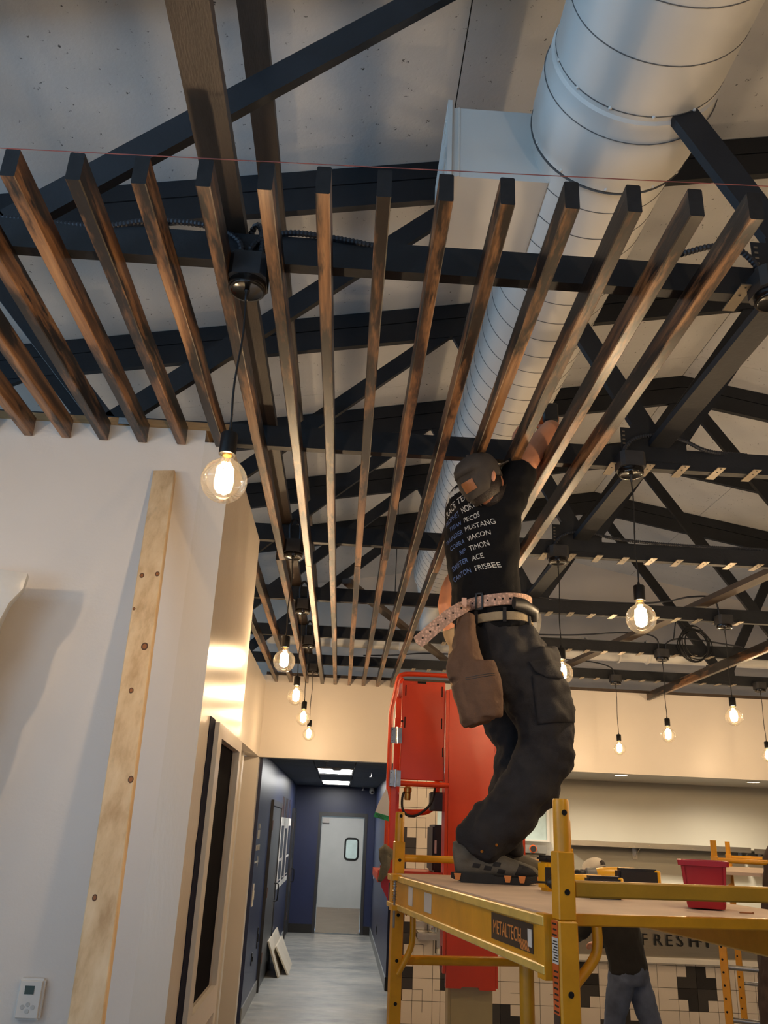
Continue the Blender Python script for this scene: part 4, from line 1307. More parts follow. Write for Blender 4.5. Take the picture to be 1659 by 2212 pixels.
SL('white_label', B().box(fx - 0.0018, fx - 0.0008, 0.128, 0.155, 1.614, 1.655), 'paper', False, rail)
SL('old_sticker', B().box(fx - 0.001, fx, 1.10, 1.20, 1.60, 1.665), 'paper', False, rail)
SL('old_sticker', B().box(fx - 0.001, fx, 1.38, 1.45, 1.60, 1.668), 'paper', False, rail)
# deck
SL('deck', B().box(-0.02, WD + 0.02, 0.045, LN - 0.03, 1.684, 1.700), 'deck')
SL('deck_edge', B().box(0.026, WD - 0.026, 0.018, 0.044, 1.676, 1.703).bevel(0.003), 'yellow')
SL('deck_edge', B().box(0.026, WD - 0.026, LN - 0.028, LN - 0.012, 1.66, 1.70), 'yellow')
# end frames
SL('end_rail', B().box(0.023, WD - 0.023, -0.016, 0.016, 1.742, 1.780).bevel(0.004), 'olive')
SL('end_rail', B().tube([(0.02, LN, 1.762), (WD - 0.02, LN, 1.762)], 0.016, 12), 'yellow', True)
for z in (1.36, 0.85, 0.35):
    SL('rung', B().tube([(0.02, LN, z), (WD - 0.02, LN, z)], 0.019, 12), 'yellow', True)
for z in (0.85, 0.35):
    SL('rung', B().tube([(0.02, 0, z), (WD - 0.02, 0, z)], 0.017, 12), 'yellow', True)
for y in (0.03, LN - 0.02):
    for x, s in ((0.0, 1), (WD, -1)):
        SL('brace_tube', B().tube(spline([(x + s * 0.098, y, 1.675), (x + s * 0.098, y, 1.635), (x + s * 0.085, y, 1.60), (x + s * 0.028, y, 1.54)], 5), 0.013, 10), 'yellow', True)
SL('brace_tube', B().tube(spline([(0.055, LN - 0.06, 1.575), (0.058, LN - 0.06, 1.46), (0.048, LN - 0.05, 1.40), (0.005, LN - 0.03, 1.31)], 5), 0.013, 10), 'yellow', True)
SL('support_leg', B().tube([(0.21, 0.80, 0.12), (0.21, 0.80, 1.68)], 0.024, 14), 'yellow', True)
sp = []
for q in range(60):
    a = q * 0.9
    sp.append((-0.052 + 0.007 * math.cos(a), LN - 0.17 + 0.007 * math.sin(a), 1.685 - q * 0.0014))
SL('lock_spring', B().tube(sp, 0.0018, 5), 'zinc', True)
SL('lock_pin', B().tube([(-0.052, LN - 0.17, 1.70), (-0.052, LN - 0.17, 1.50)], 0.0048, 8), 'zinc', True)
for z0, z1 in ((1.680, 1.702), (1.566, 1.585)):
    SL('pin_bracket', B().box(-0.066, -0.03, LN - 0.19, LN - 0.15, z0, z1), 'yellow')
xs = -0.0258
for z0, z1, m in ((1.652, 1.69, 'label_red'), (1.596, 1.652, 'paper'), (1.49, 1.596, 'label_red'), (1.46, 1.49, 'label_dark')):
    st = SL('warning_sticker', B().box(xs - 0.0008, xs, -0.018, 0.018, z0, z1), m)
    if m == 'paper':
        for q in range(8):
            SL('print_line', B().box(xs - 0.0014, xs - 0.0008, -0.015, 0.013 - 0.004 * (q % 3), z0 + 0.005 + q * 0.006, z0 + 0.0075 + q * 0.006), 'black_print', False, st)
    elif m == 'label_red':
        for q in range(int((z1 - z0) / 0.012)):
            SL('print_line', B().box(xs - 0.0014, xs - 0.0008, -0.013, 0.012 - 0.004 * (q % 2), z0 + 0.004 + q * 0.012, z0 + 0.008 + q * 0.012), 'black_print', False, st)

# second scaffold farther back at right with a jacket on it
S2R = math.radians(-27)
t2 = thing('rolling_scaffold', 'far yellow scaffold at the right edge behind the red bin', 'scaffold', (2.565, 6.0, 0.0), S2R)
def S2(nm, b, m, s=False, par=None):
    return obj(nm, b, m, par or t2, s, local=True)
for (x, y) in ((0, 0), (0.74, 0), (0, 1.7), (0.74, 1.7)):
    p = S2('post', B().box(x - 0.024, x + 0.024, y - 0.024, y + 0.024, 0.14, 1.80).bevel(0.003), 'yellow')
    S2('pin_tube', B().lathe([(0.02, 0.0), (0.02, 0.10), (0.016, 0.10)], (x, y, 1.80), 16, caps=True), 'yellow', True, p)
    for z in [0.5 + 0.075 * q for q in range(12)]:
        S2('pin_hole', B().lathe([(0.0, 0.0), (0.007, 0.0), (0.007, -0.0012), (0.0, -0.0012)], (x - 0.008, y - 0.0242, z), 10, 'Y'), 'hole', False, p)
    S2('caster', B().lathe([(0.02, -0.018), (0.062, -0.02), (0.065, 0.0), (0.062, 0.02), (0.02, 0.018)], (x, y, 0.066), 20, 'X', True), 'sole', True)
for y in (0, 1.7):
    S2('end_rail', B().tube([(0.02, y, 1.775), (0.72, y, 1.775)], 0.017, 12), 'yellow', True)
    for z in (1.13, 0.83, 0.5):
        S2('rung', B().tube([(0.02, y, z), (0.72, y, z)], 0.015, 10), 'zinc', True)
S2('deck', B().box(0.0, 0.74, 0.05, 1.65, 1.685, 1.705), 'deck')
for x in (-0.006, 0.746):
    S2('side_rail', B().box(x - 0.012, x + 0.012, 0.03, 1.67, 1.58, 1.703), 'yellow')
S2('guard_post', B().tube([(0.40, 0, 1.76), (0.40, 0, 1.90)], 0.014, 10), 'yellow', True)

# ------------------------------------------------------------------ orange mast lift
t = thing('mast_lift', 'orange one-person mast lift standing behind the scaffold', 'lift', (0.70, 5.1, 0.0))
O = lambda nm, b, m, s=False, par=None: obj(nm, b, m, par or t, s)
O('base', B().box(0.35, 1.05, 4.70, 5.75, 0.12, 0.32).bevel(0.02, 2), 'orange', True)
for (x, y) in ((0.38, 4.8), (1.02, 4.8), (0.38, 5.65), (1.02, 5.65)):
    O('wheel', B().lathe([(0.03, -0.025), (0.09, -0.03), (0.1, -0.02), (0.1, 0.02), (0.09, 0.03), (0.03, 0.025)], (x, y, 0.101), 22, 'X', True), 'sole', True)
O('mast_section', B().box(0.622, 0.828, 4.84, 4.96, 0.32, 1.40).box(0.606, 0.622, 4.845, 4.95, 0.32, 1.30).box(0.828, 0.838, 4.85, 4.95, 0.32, 1.30), 'beige')
pr = [(0.588, 1.135), (0.665, 1.135), (0.672, 1.142), (0.755, 1.142), (0.762, 1.130), (0.845, 1.130), (0.845, 2.645), (0.588, 2.645)]
m_ = O('mast_cover', B().prism(pr, (0, 0, 0), (1, 0, 0), (0, 0, 1), (0, 1, 0), 4.79, 4.835), 'orange')
O('side_lip', B().box(0.570, 0.586, 4.79, 4.93, 1.20, 2.64), 'orange', False, m_)
O('side_lip', B().box(0.846, 0.856, 4.79, 4.93, 1.14, 2.64), 'orange', False, m_)
O('slot', B().box(0.5685, 0.5705, 4.83, 4.87, 1.20, 1.32), 'hole', False, m_)
# folded door panel left of the mast
dp = O('door_panel', B().box(0.318, 0.567, 4.815, 4.84, 2.14, 2.685).bevel(0.004), 'orange')
for (x, z0, z1) in ((0.335, 2.60, 2.66), (0.545, 2.60, 2.66), (0.335, 2.42, 2.48), (0.545, 2.42, 2.48), (0.553, 2.27, 2.32)):
    O('slot', B().box(x, x + 0.006, 4.8135, 4.8155, z0, z1), 'hole', False, dp)
O('latch_cut', B().box(0.405, 0.455, 4.8135, 4.8155, 2.672, 2.684), 'hole', False, dp)
O('screw_head', B().ball((0.322, 4.813, 2.455), 0.007, 0.004, 0.007, 8, 6), 'hole', False, dp)
# guard rails of the basket
rr = 0.0185
O('top_rail', B().tube(spline([(0.60, 4.80, 2.722), (0.38, 4.80, 2.722), (0.315, 4.80, 2.715), (0.292, 4.80, 2.69), (0.275, 4.80, 2.60), (0.258, 4.80, 2.51), (0.257, 4.80, 2.42)], 6) + [V((0.259, 4.80, 1.60))], rr, 12, flat=0.75), 'orange', True)
O('mid_rail', B().tube(spline([(0.590, 4.80, 2.118), (0.40, 4.80, 2.118), (0.315, 4.80, 2.118), (0.275, 4.80, 2.112), (0.268, 4.84, 2.105), (0.275, 4.95, 2.09), (0.345, 5.50, 2.09)], 5), rr, 12, flat=0.8), 'orange', True)
O('gate_post', B().beam((0.312, 5.06, 1.66), (0.312, 5.06, 2.50), 0.034, 0.034, (0, 1, 0)), 'orange')
O('inner_post', B().beam((0.285, 4.82, 1.66), (0.285, 4.82, 2.10), 0.03, 0.03, (0, 1, 0)), 'orange')
O('low_rail', B().tube(spline([(0.30, 5.06, 1.975), (0.42, 5.06, 1.975), (0.50, 5.06, 1.985), (0.545, 5.06, 2.03), (0.555, 5.06, 2.12), (0.555, 5.06, 2.2)], 5), 0.017, 10), 'orange', True)
for z in (2.33, 2.10):
    h = O('spring_hinge', B().box(0.262, 0.322, 4.775, 4.782, z, z + 0.085), 'zinc')
    O('hinge_barrel', B().lathe([(0.008, z - 0.003), (0.008, z + 0.088)], (0.292, 4.772, 0), 12, caps=True), 'chrome', True, h)
    for q in range(3):
        O('screw_head', B().ball((0.268, 4.774, z + 0.012 + 0.03 * q), 0.003, 0.003, 0.003, 6, 5), 'black_metal', False, h)
for (x, y) in ((0.345, 5.52), (1.02, 5.52), (1.02, 4.95)):
    O('rail_post', B().beam((x, y, 1.60), (x, y, 2.72 if y > 5 else 1.95), 0.04, 0.04, (0, 1, 0)), 'orange')
O('side_rail', B().tube([(0.315, 4.90, 2.70), (0.345, 5.52, 2.70), (1.02, 5.52, 2.70)], rr, 10), 'orange', True)
O('floor_pan', B().box(0.22, 1.06, 4.845, 5.56, 1.615, 1.655), 'orange')
O('toe_board', B().box(0.22, 1.06, 4.842, 4.846, 1.612, 1.672), 'orange')
O('side_bracket', B().prism([(0.225, 1.70), (0.275, 1.66), (0.275, 1.53), (0.235, 1.60)], (0, 0, 0), (1, 0, 0), (0, 0, 1), (0, 1, 0), 4.74, 4.76), 'red_bin')
O('control_box', B().box(0.50, 0.585, 4.90, 4.98, 1.985, 2.085).bevel(0.006), 'box_grey')
O('connector', B().lathe([(0.016, 0.0), (0.018, 0.01), (0.018, 0.04), (0.023, 0.045), (0.023, 0.065), (0.012, 0.075)], (0.372, 4.90, 2.035), 14, caps=True), 'brass', True)
O('power_cable', B().tube(spline([(0.372, 4.90, 2.10), (0.345, 4.90, 2.06), (0.345, 4.89, 1.99), (0.375, 4.88, 1.955), (0.43, 4.88, 1.96), (0.50, 4.89, 2.02), (0.53, 4.9, 2.12)], 6), 0.007, 8), 'cord', True)
tc = tag(obj('hard_case', B().box(0.545, 0.655, 5.15, 5.48, 1.657, 1.915).bevel(0.012, 2), 'tool_black', None, True), 'tall black hard case standing on the lift floor', 'case')
obj('case_label', B().box(0.556, 0.568, 5.1485, 5.150, 1.76, 1.83), 'paper', tc)
tg = thing('rental_tag', 'white and green rental tag hanging on the lift rail', 'tag', (0.235, 4.745, 1.92))
tz = [(0.250, 2.075), (0.243, 2.085), (0.205, 2.01), (0.188, 1.962), (0.262, 1.945), (0.262, 2.02)]
obj('card', B().prism(tz, (0, 0, 0), (1, 0, 0), (0, 0, 1), (0, 1, 0), 4.742, 4.744), 'paper', tg)
obj('green_band', B().prism([(0.188, 1.962), (0.180, 1.938), (0.264, 1.918), (0.262, 1.945)], (0, 0, 0), (1, 0, 0), (0, 0, 1), (0, 1, 0), 4.742, 4.744), 'green', tg)
cs, sn = math.cos(-0.2), math.sin(-0.2)
obj('lettering', text_b('READY TO', 0.0145, 0.0002).xform(frame((0.192, 4.7415, 1.946), (cs, 0, sn), (-sn, 0, cs), (0, -1, 0))), 'black_print', tg)
obj('lettering', text_b('RENT', 0.0145, 0.0002).xform(frame((0.203, 4.7415, 1.933), (cs, 0, sn), (-sn, 0, cs), (0, -1, 0))), 'black_print', tg)
gl = thing('work_gloves', 'pair of grey-green work gloves hooked over the lift corner', 'gloves', (0.245, 4.70, 1.62))
b = B()
b.loft([((0.225, 4.70, 1.765), 0.02, 0.03), ((0.245, 4.69, 1.78), 0.028, 0.03), ((0.268, 4.70, 1.765), 0.026, 0.028), ((0.280, 4.71, 1.735), 0.02, 0.025)], 12, (0, 0, 1))
b.loft([((0.262, 4.695, 1.735), 0.02, 0.025), ((0.252, 4.69, 1.70), 0.026, 0.028), ((0.242, 4.69, 1.665), 0.024, 0.026), ((0.228, 4.69, 1.635), 0.014, 0.02), ((0.222, 4.69, 1.622), 0.009, 0.014)], 12)
for q in range(3):
    b.tube([(0.225 + 0.012 * q, 4.68, 1.78 - 0.004 * q), (0.222 + 0.016 * q, 4.675, 1.745), (0.23 + 0.014 * q, 4.68, 1.715)], 0.010, 8)
skin_over('glove', b, 'glove', gl, 0.006, 5, 0.006, 0.03)

# ------------------------------------------------------------------ people
def hand(b, wrist, d, n, side=1, curl=0.5, s=1.0):
    """palm and five fingers; d = direction of the fingers, n = palm normal"""
    d, n, w = V(d).normalized(), V(n).normalized(), V(wrist)
    n = (n - d * n.dot(d)).normalized()
    r = d.cross(n) * side
    b.loft([(w - d * 0.01, 0.028 * s, 0.021 * s, r), (w + d * 0.03 * s, 0.036 * s, 0.019 * s, r), (w + d * 0.07 * s, 0.043 * s, 0.017 * s, r), (w + d * 0.095 * s, 0.041 * s, 0.014 * s, r)], 14)
    for k, (off, ln) in enumerate(((0.030, 0.070), (0.010, 0.080), (-0.011, 0.074), (-0.030, 0.058))):
        p = w + d * 0.088 * s + r * off * s
        pts = [p]
        dirn = d.copy()
        for seg, f in enumerate((0.45, 0.32, 0.23)):
            ang = curl * (0.55 + 0.35 * seg)
            dirn = (dirn * math.cos(ang) + n * math.sin(ang)).normalized()
            p = p + dirn * ln * f * s
            pts.append(p)
        b.tube(pts, [0.0098 * s, 0.0092 * s, 0.0086 * s, 0.0072 * s], 10)
        b.ball(pts[-1], 0.0075 * s, 0.0075 * s, 0.0075 * s, 8, 6)
    p = w + d * 0.025 * s + r * 0.034 * s
    b.tube([p, p + (d * 0.6 + r * 0.7 + n * 0.3).normalized() * 0.032 * s, p + (d * 0.9 + r * 0.6 + n * 0.6).normalized() * 0.060 * s, p + (d + r * 0.4 + n * 0.9).normalized() * 0.078 * s], [0.012 * s, 0.011 * s, 0.0095 * s, 0.008 * s], 10)

def head(b, c, f, up, s=1.0):
    """head at c looking along f: skull, jaw, nose, ears"""
    c, f, up = V(c), V(f).normalized(), V(up).normalized()
    r = f.cross(up).normalized()
    up = r.cross(f)
    def P(a, e, h):
        return c + r * a * s + f * e * s + up * h * s
    st = [(P(0, 0.015, -0.125), 0.030 * s, 0.035 * s), (P(0, 0.018, -0.105), 0.050 * s, 0.066 * s), (P(0, 0.012, -0.06), 0.064 * s, 0.082 * s), (P(0, 0.004, 0.0), 0.074 * s, 0.094 * s), (P(0, 0.0, 0.045), 0.076 * s, 0.096 * s), (P(0, -0.003, 0.085), 0.064 * s, 0.080 * s), (P(0, -0.005, 0.112), 0.036 * s, 0.046 * s)]
    b.loft(st, 18, r)
    b.tube([P(0, 0.093, 0.012), P(0, 0.108, -0.022), P(0, 0.096, -0.034)], [0.007 * s, 0.014 * s, 0.011 * s], 8)
    b.ball(P(0, 0.086, -0.058), 0.020 * s, 0.012 * s, 0.008 * s, 10, 6)
    for q in (-1, 1):
        b.ball(P(q * 0.080, -0.008, -0.012), 0.012 * s, 0.014 * s, 0.030 * s, 10, 8)

# --- worker on the scaffold
F1 = V((0.87, 0.49, 0)).normalized()
R1 = F1.cross(V((0, 0, 1)))
p1 = thing('person', 'person in black printed t-shirt, dark work trousers and cap reaching up on the scaffold', 'person', (0.62, 3.50, 1.70))
hc = V((0.518, 3.20, 3.272))
hf = V((0.72, 0.42, 0.55))
hu = V((-0.48, -0.18, 0.86))
b = B()
head(b, hc, hf, hu, 0.97)
b.loft([((0.540, 3.35, 3.14), 0.060, 0.060), ((0.536, 3.31, 3.20), 0.055, 0.057), ((0.526, 3.25, 3.245), 0.054, 0.056)], 14, R1)
# right arm up between the slats, hand on the tool
b.loft([((0.645, 3.255, 3.275), 0.062, 0.062), ((0.695, 3.275, 3.355), 0.054, 0.056), ((0.752, 3.30, 3.45), 0.050, 0.052), ((0.812, 3.335, 3.545), 0.046, 0.048), ((0.852, 3.36, 3.60), 0.044, 0.046), ((0.872, 3.40, 3.635), 0.044, 0.044), ((0.885, 3.47, 3.675), 0.040, 0.040), ((0.892, 3.56, 3.715), 0.031, 0.033), ((0.895, 3.61, 3.74), 0.026, 0.028)], 16, R1)
hand(b, (0.897, 3.615, 3.742), (0.05, 0.55, 0.80), (0.2, -0.75, 0.6), 1, 0.75)
# left arm, farther from the camera
b.loft([((0.50, 3.45, 3.23), 0.060, 0.060), ((0.60, 3.52, 3.31), 0.052, 0.052), ((0.70, 3.585, 3.38), 0.044, 0.044), ((0.742, 3.61, 3.43), 0.040, 0.042), ((0.745, 3.62, 3.53), 0.034, 0.036), ((0.745, 3.625, 3.62), 0.026, 0.028)], 14, R1)
hand(b, (0.745, 3.627, 3.622), (0.1, 0.15, 0.98), (0.9, -0.1, 0.1), -1, 0.7)
body = skin_over('body', b, 'skin', p1, 0.0062, 4)

# shirt: torso and two short sleeves
b = B()
b.loft([((0.625, 3.455, 2.66), 0.175, 0.135), ((0.600, 3.455, 2.73), 0.172, 0.130), ((0.580, 3.445, 2.82), 0.172, 0.130), ((0.562, 3.43, 2.92), 0.180, 0.130), ((0.550, 3.405, 3.03), 0.196, 0.132), ((0.545, 3.375, 3.12), 0.206, 0.126), ((0.543, 3.340, 3.19), 0.200, 0.116), ((0.533, 3.295, 3.228), 0.155, 0.105), ((0.520, 3.255, 3.245), 0.100, 0.090), ((0.516, 3.235, 3.255), 0.075, 0.072)], 28, R1)
b.loft([((0.575, 3.30, 3.12), 0.10, 0.10), ((0.625, 3.265, 3.215), 0.096, 0.094), ((0.668, 3.262, 3.30), 0.082, 0.080), ((0.708, 3.277, 3.375), 0.074, 0.072)], 18, R1)
b.loft([((0.52, 3.42, 3.14), 0.085, 0.085), ((0.54, 3.47, 3.245), 0.076, 0.074), ((0.61, 3.53, 3.315), 0.068, 0.068)], 18, R1)
shirt = skin_over('shirt', b, 'shirt', p1, 0.011, 4, 0.026, 0.08)
# trousers
b = B()
b.loft([((0.655, 3.47, 2.40), 0.15, 0.13), ((0.668, 3.46, 2.46), 0.180, 0.160), ((0.665, 3.46, 2.53), 0.192, 0.178), ((0.645, 3.46, 2.60), 0.185, 0.165), ((0.615, 3.457, 2.675), 0.172, 0.142), ((0.603, 3.455, 2.72), 0.168, 0.134)], 26, R1)
b.loft([((0.72, 3.39, 2.58), 0.125, 0.135), ((0.745, 3.39, 2.48), 0.130, 0.142), ((0.785, 3.39, 2.36), 0.122, 0.130), ((0.812, 3.395, 2.26), 0.112, 0.116), ((0.800, 3.41, 2.17), 0.108, 0.112), ((0.745, 3.43, 2.07), 0.104, 0.112), ((0.675, 3.455, 1.97), 0.098, 0.108), ((0.600, 3.475, 1.885), 0.094, 0.100), ((0.548, 3.485, 1.840), 0.090, 0.100), ((0.532, 3.49, 1.808), 0.084, 0.096)], 20, (0, -1, 0))
b.loft([((0.63, 3.55, 2.56), 0.115, 0.12), ((0.655, 3.57, 2.46), 0.115, 0.12), ((0.70, 3.59, 2.34), 0.105, 0.11), ((0.735, 3.60, 2.23), 0.098, 0.10), ((0.73, 3.615, 2.13), 0.092, 0.095), ((0.70, 3.63, 2.0), 0.088, 0.09), ((0.665, 3.645, 1.88), 0.085, 0.09), ((0.655, 3.65, 1.81), 0.083, 0.095)], 18, (0, -1, 0))
trousers = skin_over('trousers', b, 'jeans_black', p1, 0.0105, 2, 0.055, 0.085)
# cargo pocket with flap and snap on the near thigh
tt = tree_of(trousers)
def patch(name, poly, d, off, m, par, thick=0.004):
    bb = B()
    vs = bb.verts(poly)
    bb.face(vs)
    drape(bb, tt, d, off, 0.02)
    r = bmesh.ops.extrude_face_region(bb.bm, geom=list(bb.bm.faces))
    bmesh.ops.translate(bb.bm, vec=V(d).normalized() * thick * 1.5, verts=[e for e in r['geom'] if isinstance(e, bmesh.types.BMVert)])
    return obj(name, bb, m, par, 'all')
dv = (0.05, 1.0, 0.0)
pk = patch('cargo_pocket', [(0.715, 3.0, 2.47), (0.905, 3.0, 2.49), (0.92, 3.0, 2.31), (0.735, 3.0, 2.285)], dv, 0.012, 'jeans_black', trousers)
fp = patch('pocket_flap', [(0.70, 3.0, 2.525), (0.895, 3.0, 2.555), (0.90, 3.0, 2.50), (0.83, 3.0, 2.465), (0.775, 3.0, 2.462), (0.725, 3.0, 2.485)], dv, 0.020, 'jeans_black', trousers)
sn_ = drape(B().lathe([(0.0, 0), (0.008, 0), (0.0085, 0.001)], (0.845, 3.0, 2.485), 12, 'Y'), tree_of(fp), dv, 0.003)
obj('snap', sn_, 'brass', fp)
for (x, z) in ((0.53, 1.815), (0.585, 1.84)):
    obj('hem_snap', drape(B().lathe([(0.0, 0), (0.005, 0), (0.0055, 0.001)], (x, 3.0, z), 10, 'Y'), tt, dv, 0.003), 'brass', trousers)

# shoes
def shoe(name, heel, toe, par, s=1.0):
    heel, toe = V(heel), V(toe)
    d = (toe - heel).normalized()
    L = (toe - heel).length
    w = d.cross(V((0, 0, 1)))
    up = V((0, 0, 1))
    Q = lambda f, h: heel + d * L * f + up * h
    b = B()
    b.loft([(Q(0.02, 0.075), 0.030, 0.050), (Q(0.12, 0.080), 0.040, 0.062), (Q(0.30, 0.080), 0.043, 0.064), (Q(0.45, 0.070), 0.045, 0.052), (Q(0.62, 0.058), 0.050, 0.040), (Q(0.80, 0.048), 0.049, 0.032), (Q(0.93, 0.042), 0.038, 0.024), (Q(0.985, 0.038), 0.018, 0.014)], 18, w)
    b.loft([(Q(0.16, 0.08), 0.040, 0.050, d), (Q(0.17, 0.125), 0.050, 0.042, d), (Q(0.15, 0.155), 0.054, 0.042, d)], 16)
    up_ = skin_over(name, b, 'shoe', par, 0.006, 4)
    so = B()
    lo, hi = [], []
    n = 34
    def wid(f):
        return 0.040 + 0.012 * math.sin(PI * min(1, max(0, (f - 0.25) / 0.9))) - 0.002
    side = []
    for i in range(n + 1):
        f = i / n
        e = math.sqrt(max(0.0, 1 - (2 * f - 1) ** 6))
        side.append((f, wid(f) * e + 0.004))
    ringb, ringt = [], []
    poly = [(f, ww) for f, ww in side] + [(f, -ww) for f, ww in side[::-1]]
    for f, ww in poly:
        z0 = 0.0 + 0.018 * max(0, f - 0.84) / 0.16 + 0.014 * max(0, 0.10 - f) / 0.10 + (0.006 if int(f * 17) % 2 else 0.0)
        zt = 0.034 if f < 0.45 else 0.026
        ringb.append(Q(f * 1.02 - 0.01, z0) + w * ww)
        ringt.append(Q(f * 1.02 - 0.01, zt + 0.014 * max(0, f - 0.86) / 0.14) + w * ww * 0.97)
    so.rings([ringb, ringt])
    obj('sole', so, 'sole', up_)
    for f in (0.06, 0.62, 0.78, 0.97):
        ww = [x for g, x in side if g >= f][0] + 0.002
        c = Q(f, 0.012) + w * ww
        obj('orange_lug', B().prism([(-0.014, 0.016), (0.014, 0.016), (0.008, -0.008), (-0.008, -0.008)], c + up * 0.004, d, up, w, -0.002, 0.003), 'orange_lug', up_)
    ts = tree_of(up_)
    for (f, h) in ((0.27, 0.062), (0.40, 0.055), (0.50, 0.07), (0.55, 0.045), (0.38, 0.085)):
        c = Q(f, h) + w * 0.2
        pt = B()
        pt.face(pt.verts([c + d * -0.016 + up * -0.007, c + d * 0.012 + up * -0.009, c + d * 0.018 + up * 0.006, c + d * -0.010 + up * 0.009]))
        obj('mesh_panel', drape(pt, ts, -w, 0.002, 0.01), 'shoe_dark', up_)
    tp = B()
    tp.face(tp.verts([Q(0.70, 0.035) + w * 0.2, Q(0.86, 0.03) + w * 0.2, Q(0.97, 0.035) + w * 0.2, Q(0.90, 0.06) + w * 0.2, Q(0.76, 0.075) + w * 0.2]))
    obj('toe_cap', drape(tp, ts, -w, 0.002, 0.012), 'shoe_dark', up_)
    for q in range(5):
        f = 0.30 + 0.055 * q
        pts = []
        for k in range(7):
            a = -0.9 + 1.8 * k / 6
            src = Q(f + 0.02 * math.sin(k), 0.4) + w * 0.036 * math.sin(a)
            h = ts.ray_cast(src, V((0, 0, -1)), 1.0)
            if h[0]:
                pts.append(h[0] + up * 0.003)
        if len(pts) > 3:
            obj('lace', B().tube(pts, 0.0034, 6), 'lace', up_, True)
    return up_
shoe('shoe', (0.447, 3.495, 1.7005), (0.785, 3.465, 1.7005), p1)
shoe('shoe', (0.575, 3.655, 1.7005), (0.895, 3.66, 1.7005), p1)

# cap, ear-side hair
b = B()
cr = hf.cross(hu).normalized(); cf = hf.normalized(); cu = cr.cross(cf)
Pc = lambda a, e, h: hc + cr * a + cf * e + cu * h
st = [(Pc(0, -0.040, -0.050), 0.068, 0.066), (Pc(0, -0.045, -0.014), 0.078, 0.070), (Pc(0, -0.006, 0.018), 0.087, 0.108), (Pc(0, -0.004, 0.045), 0.087, 0.108), (Pc(0, -0.004, 0.080), 0.078, 0.097), (Pc(0, -0.004, 0.104), 0.056, 0.070), (Pc(0, -0.004, 0.116), 0.024, 0.030)]
b.loft(st, 26, cr)
cap = obj('cap', b, 'cap_grey', p1, 'all')
br = B()
pts_t, pts_b = [], []
for i in range(13):
    a = -1.15 + 2.3 * i / 12
    pts_t.append((0.080 * math.sin(a), 0.09 + 0.075 * math.cos(a)))
poly = [(-0.074, 0.055)] + pts_t + [(0.074, 0.055)]
br.prism(poly, Pc(0, 0, 0.018), cr, cf, cu, 0.0, 0.005)
obj('brim', br, 'cap_grey', cap)
obj('button', B().ball(Pc(0, -0.004, 0.118), 0.008, 0.008, 0.006, 10, 6), 'cap_grey', cap, True)
# leather patch on the back of the cap
tcap = tree_of(cap)
pn = (-cf * 0.95 + cr * 0.22 - cu * 0.05).normalized()
pu = pn.cross(cu).normalized() * -1
pw = pu.cross(pn) * -1
pt = B()
c = Pc(0, 0, 0.0) + pn * 0.3
q_ = (cu - pn * cu.dot(pn)).normalized()
s_ = q_.cross(pn)
pt.face(pt.verts([c + s_ * -0.030 + q_ * -0.020, c + s_ * 0.030 + q_ * -0.020, c + s_ * 0.030 + q_ * 0.026, c + s_ * -0.030 + q_ * 0.026]))
obj('leather_patch', drape(pt, tcap, -pn, 0.007, 0.008), 'leather', cap)
b = B()
b.loft([(Pc(0, -0.010, -0.082), 0.060, 0.078), (Pc(0, -0.014, -0.05), 0.074, 0.088), (Pc(0, -0.010, -0.01), 0.078, 0.096)], 20, cr)
obj('hair', b, 'hair', p1, 'all')
b = B()
b.loft([(Pc(0, 0.03, -0.128), 0.032, 0.040), (Pc(0, 0.026, -0.105), 0.054, 0.070), (Pc(0, 0.024, -0.065), 0.067, 0.078)], 18, cr)
obj('beard', b, 'hair', p1, 'all')
for q in (-1, 1):
    obj('eye', B().ball(Pc(q * 0.031, 0.088, 0.006), 0.010, 0.010, 0.010, 10, 6), 'black_gloss', p1, True)

# printed lettering on the back of the shirt
ts = tree_of(shirt)
nb = V((-0.80, -0.60, 0.05)).normalized()            # outward from the back, a little to the right
ub = nb.cross(V((0, 0, 1))).normalized() * -1
ub = V((0, 0, 1)).cross(nb).normalized()
ub = (ub + V((0, 0, 0.10))).normalized()
wb = nb.cross(ub).normalized()
ctr = V((0.545, 3.35, 3.02))
def shirt_text(body, u, w, size, m, align='LEFT', rot=0.0):
    tb = text_b(body, size, 0.0, align)
    tb.xform(Matrix.Rotation(rot, 4, 'Z'))
    tb.xform(frame(ctr + nb * 0.35 + ub * u + wb * w, ub, wb, nb))
    drape(tb, ts, -nb, 0.0022, 0.012)
    if len(tb.bm.faces):
        obj('shirt_lettering', tb, m, shirt)
shirt_text('RACE TEAM', -0.005, 0.158, 0.040, 'white_print', 'CENTER', 0.10)
for k, (a, c) in enumerate(zip(['PROPHET', 'TITAN', 'THUNDER', 'COBRA', 'RIP', 'SWIFTER', 'CANTON'], ['NORTH', 'PECOS', 'MUSTANG', 'VIACON', 'TIMON', 'ACE', 'FRISBEE'])):
    w = 0.122 - k * 0.041
    shirt_text(a, -0.012, w, 0.029, 'blue_print', 'RIGHT', 0.04)
    shirt_text(c, 0.006, w, 0.029, 'white_print', 'LEFT', 0.04)
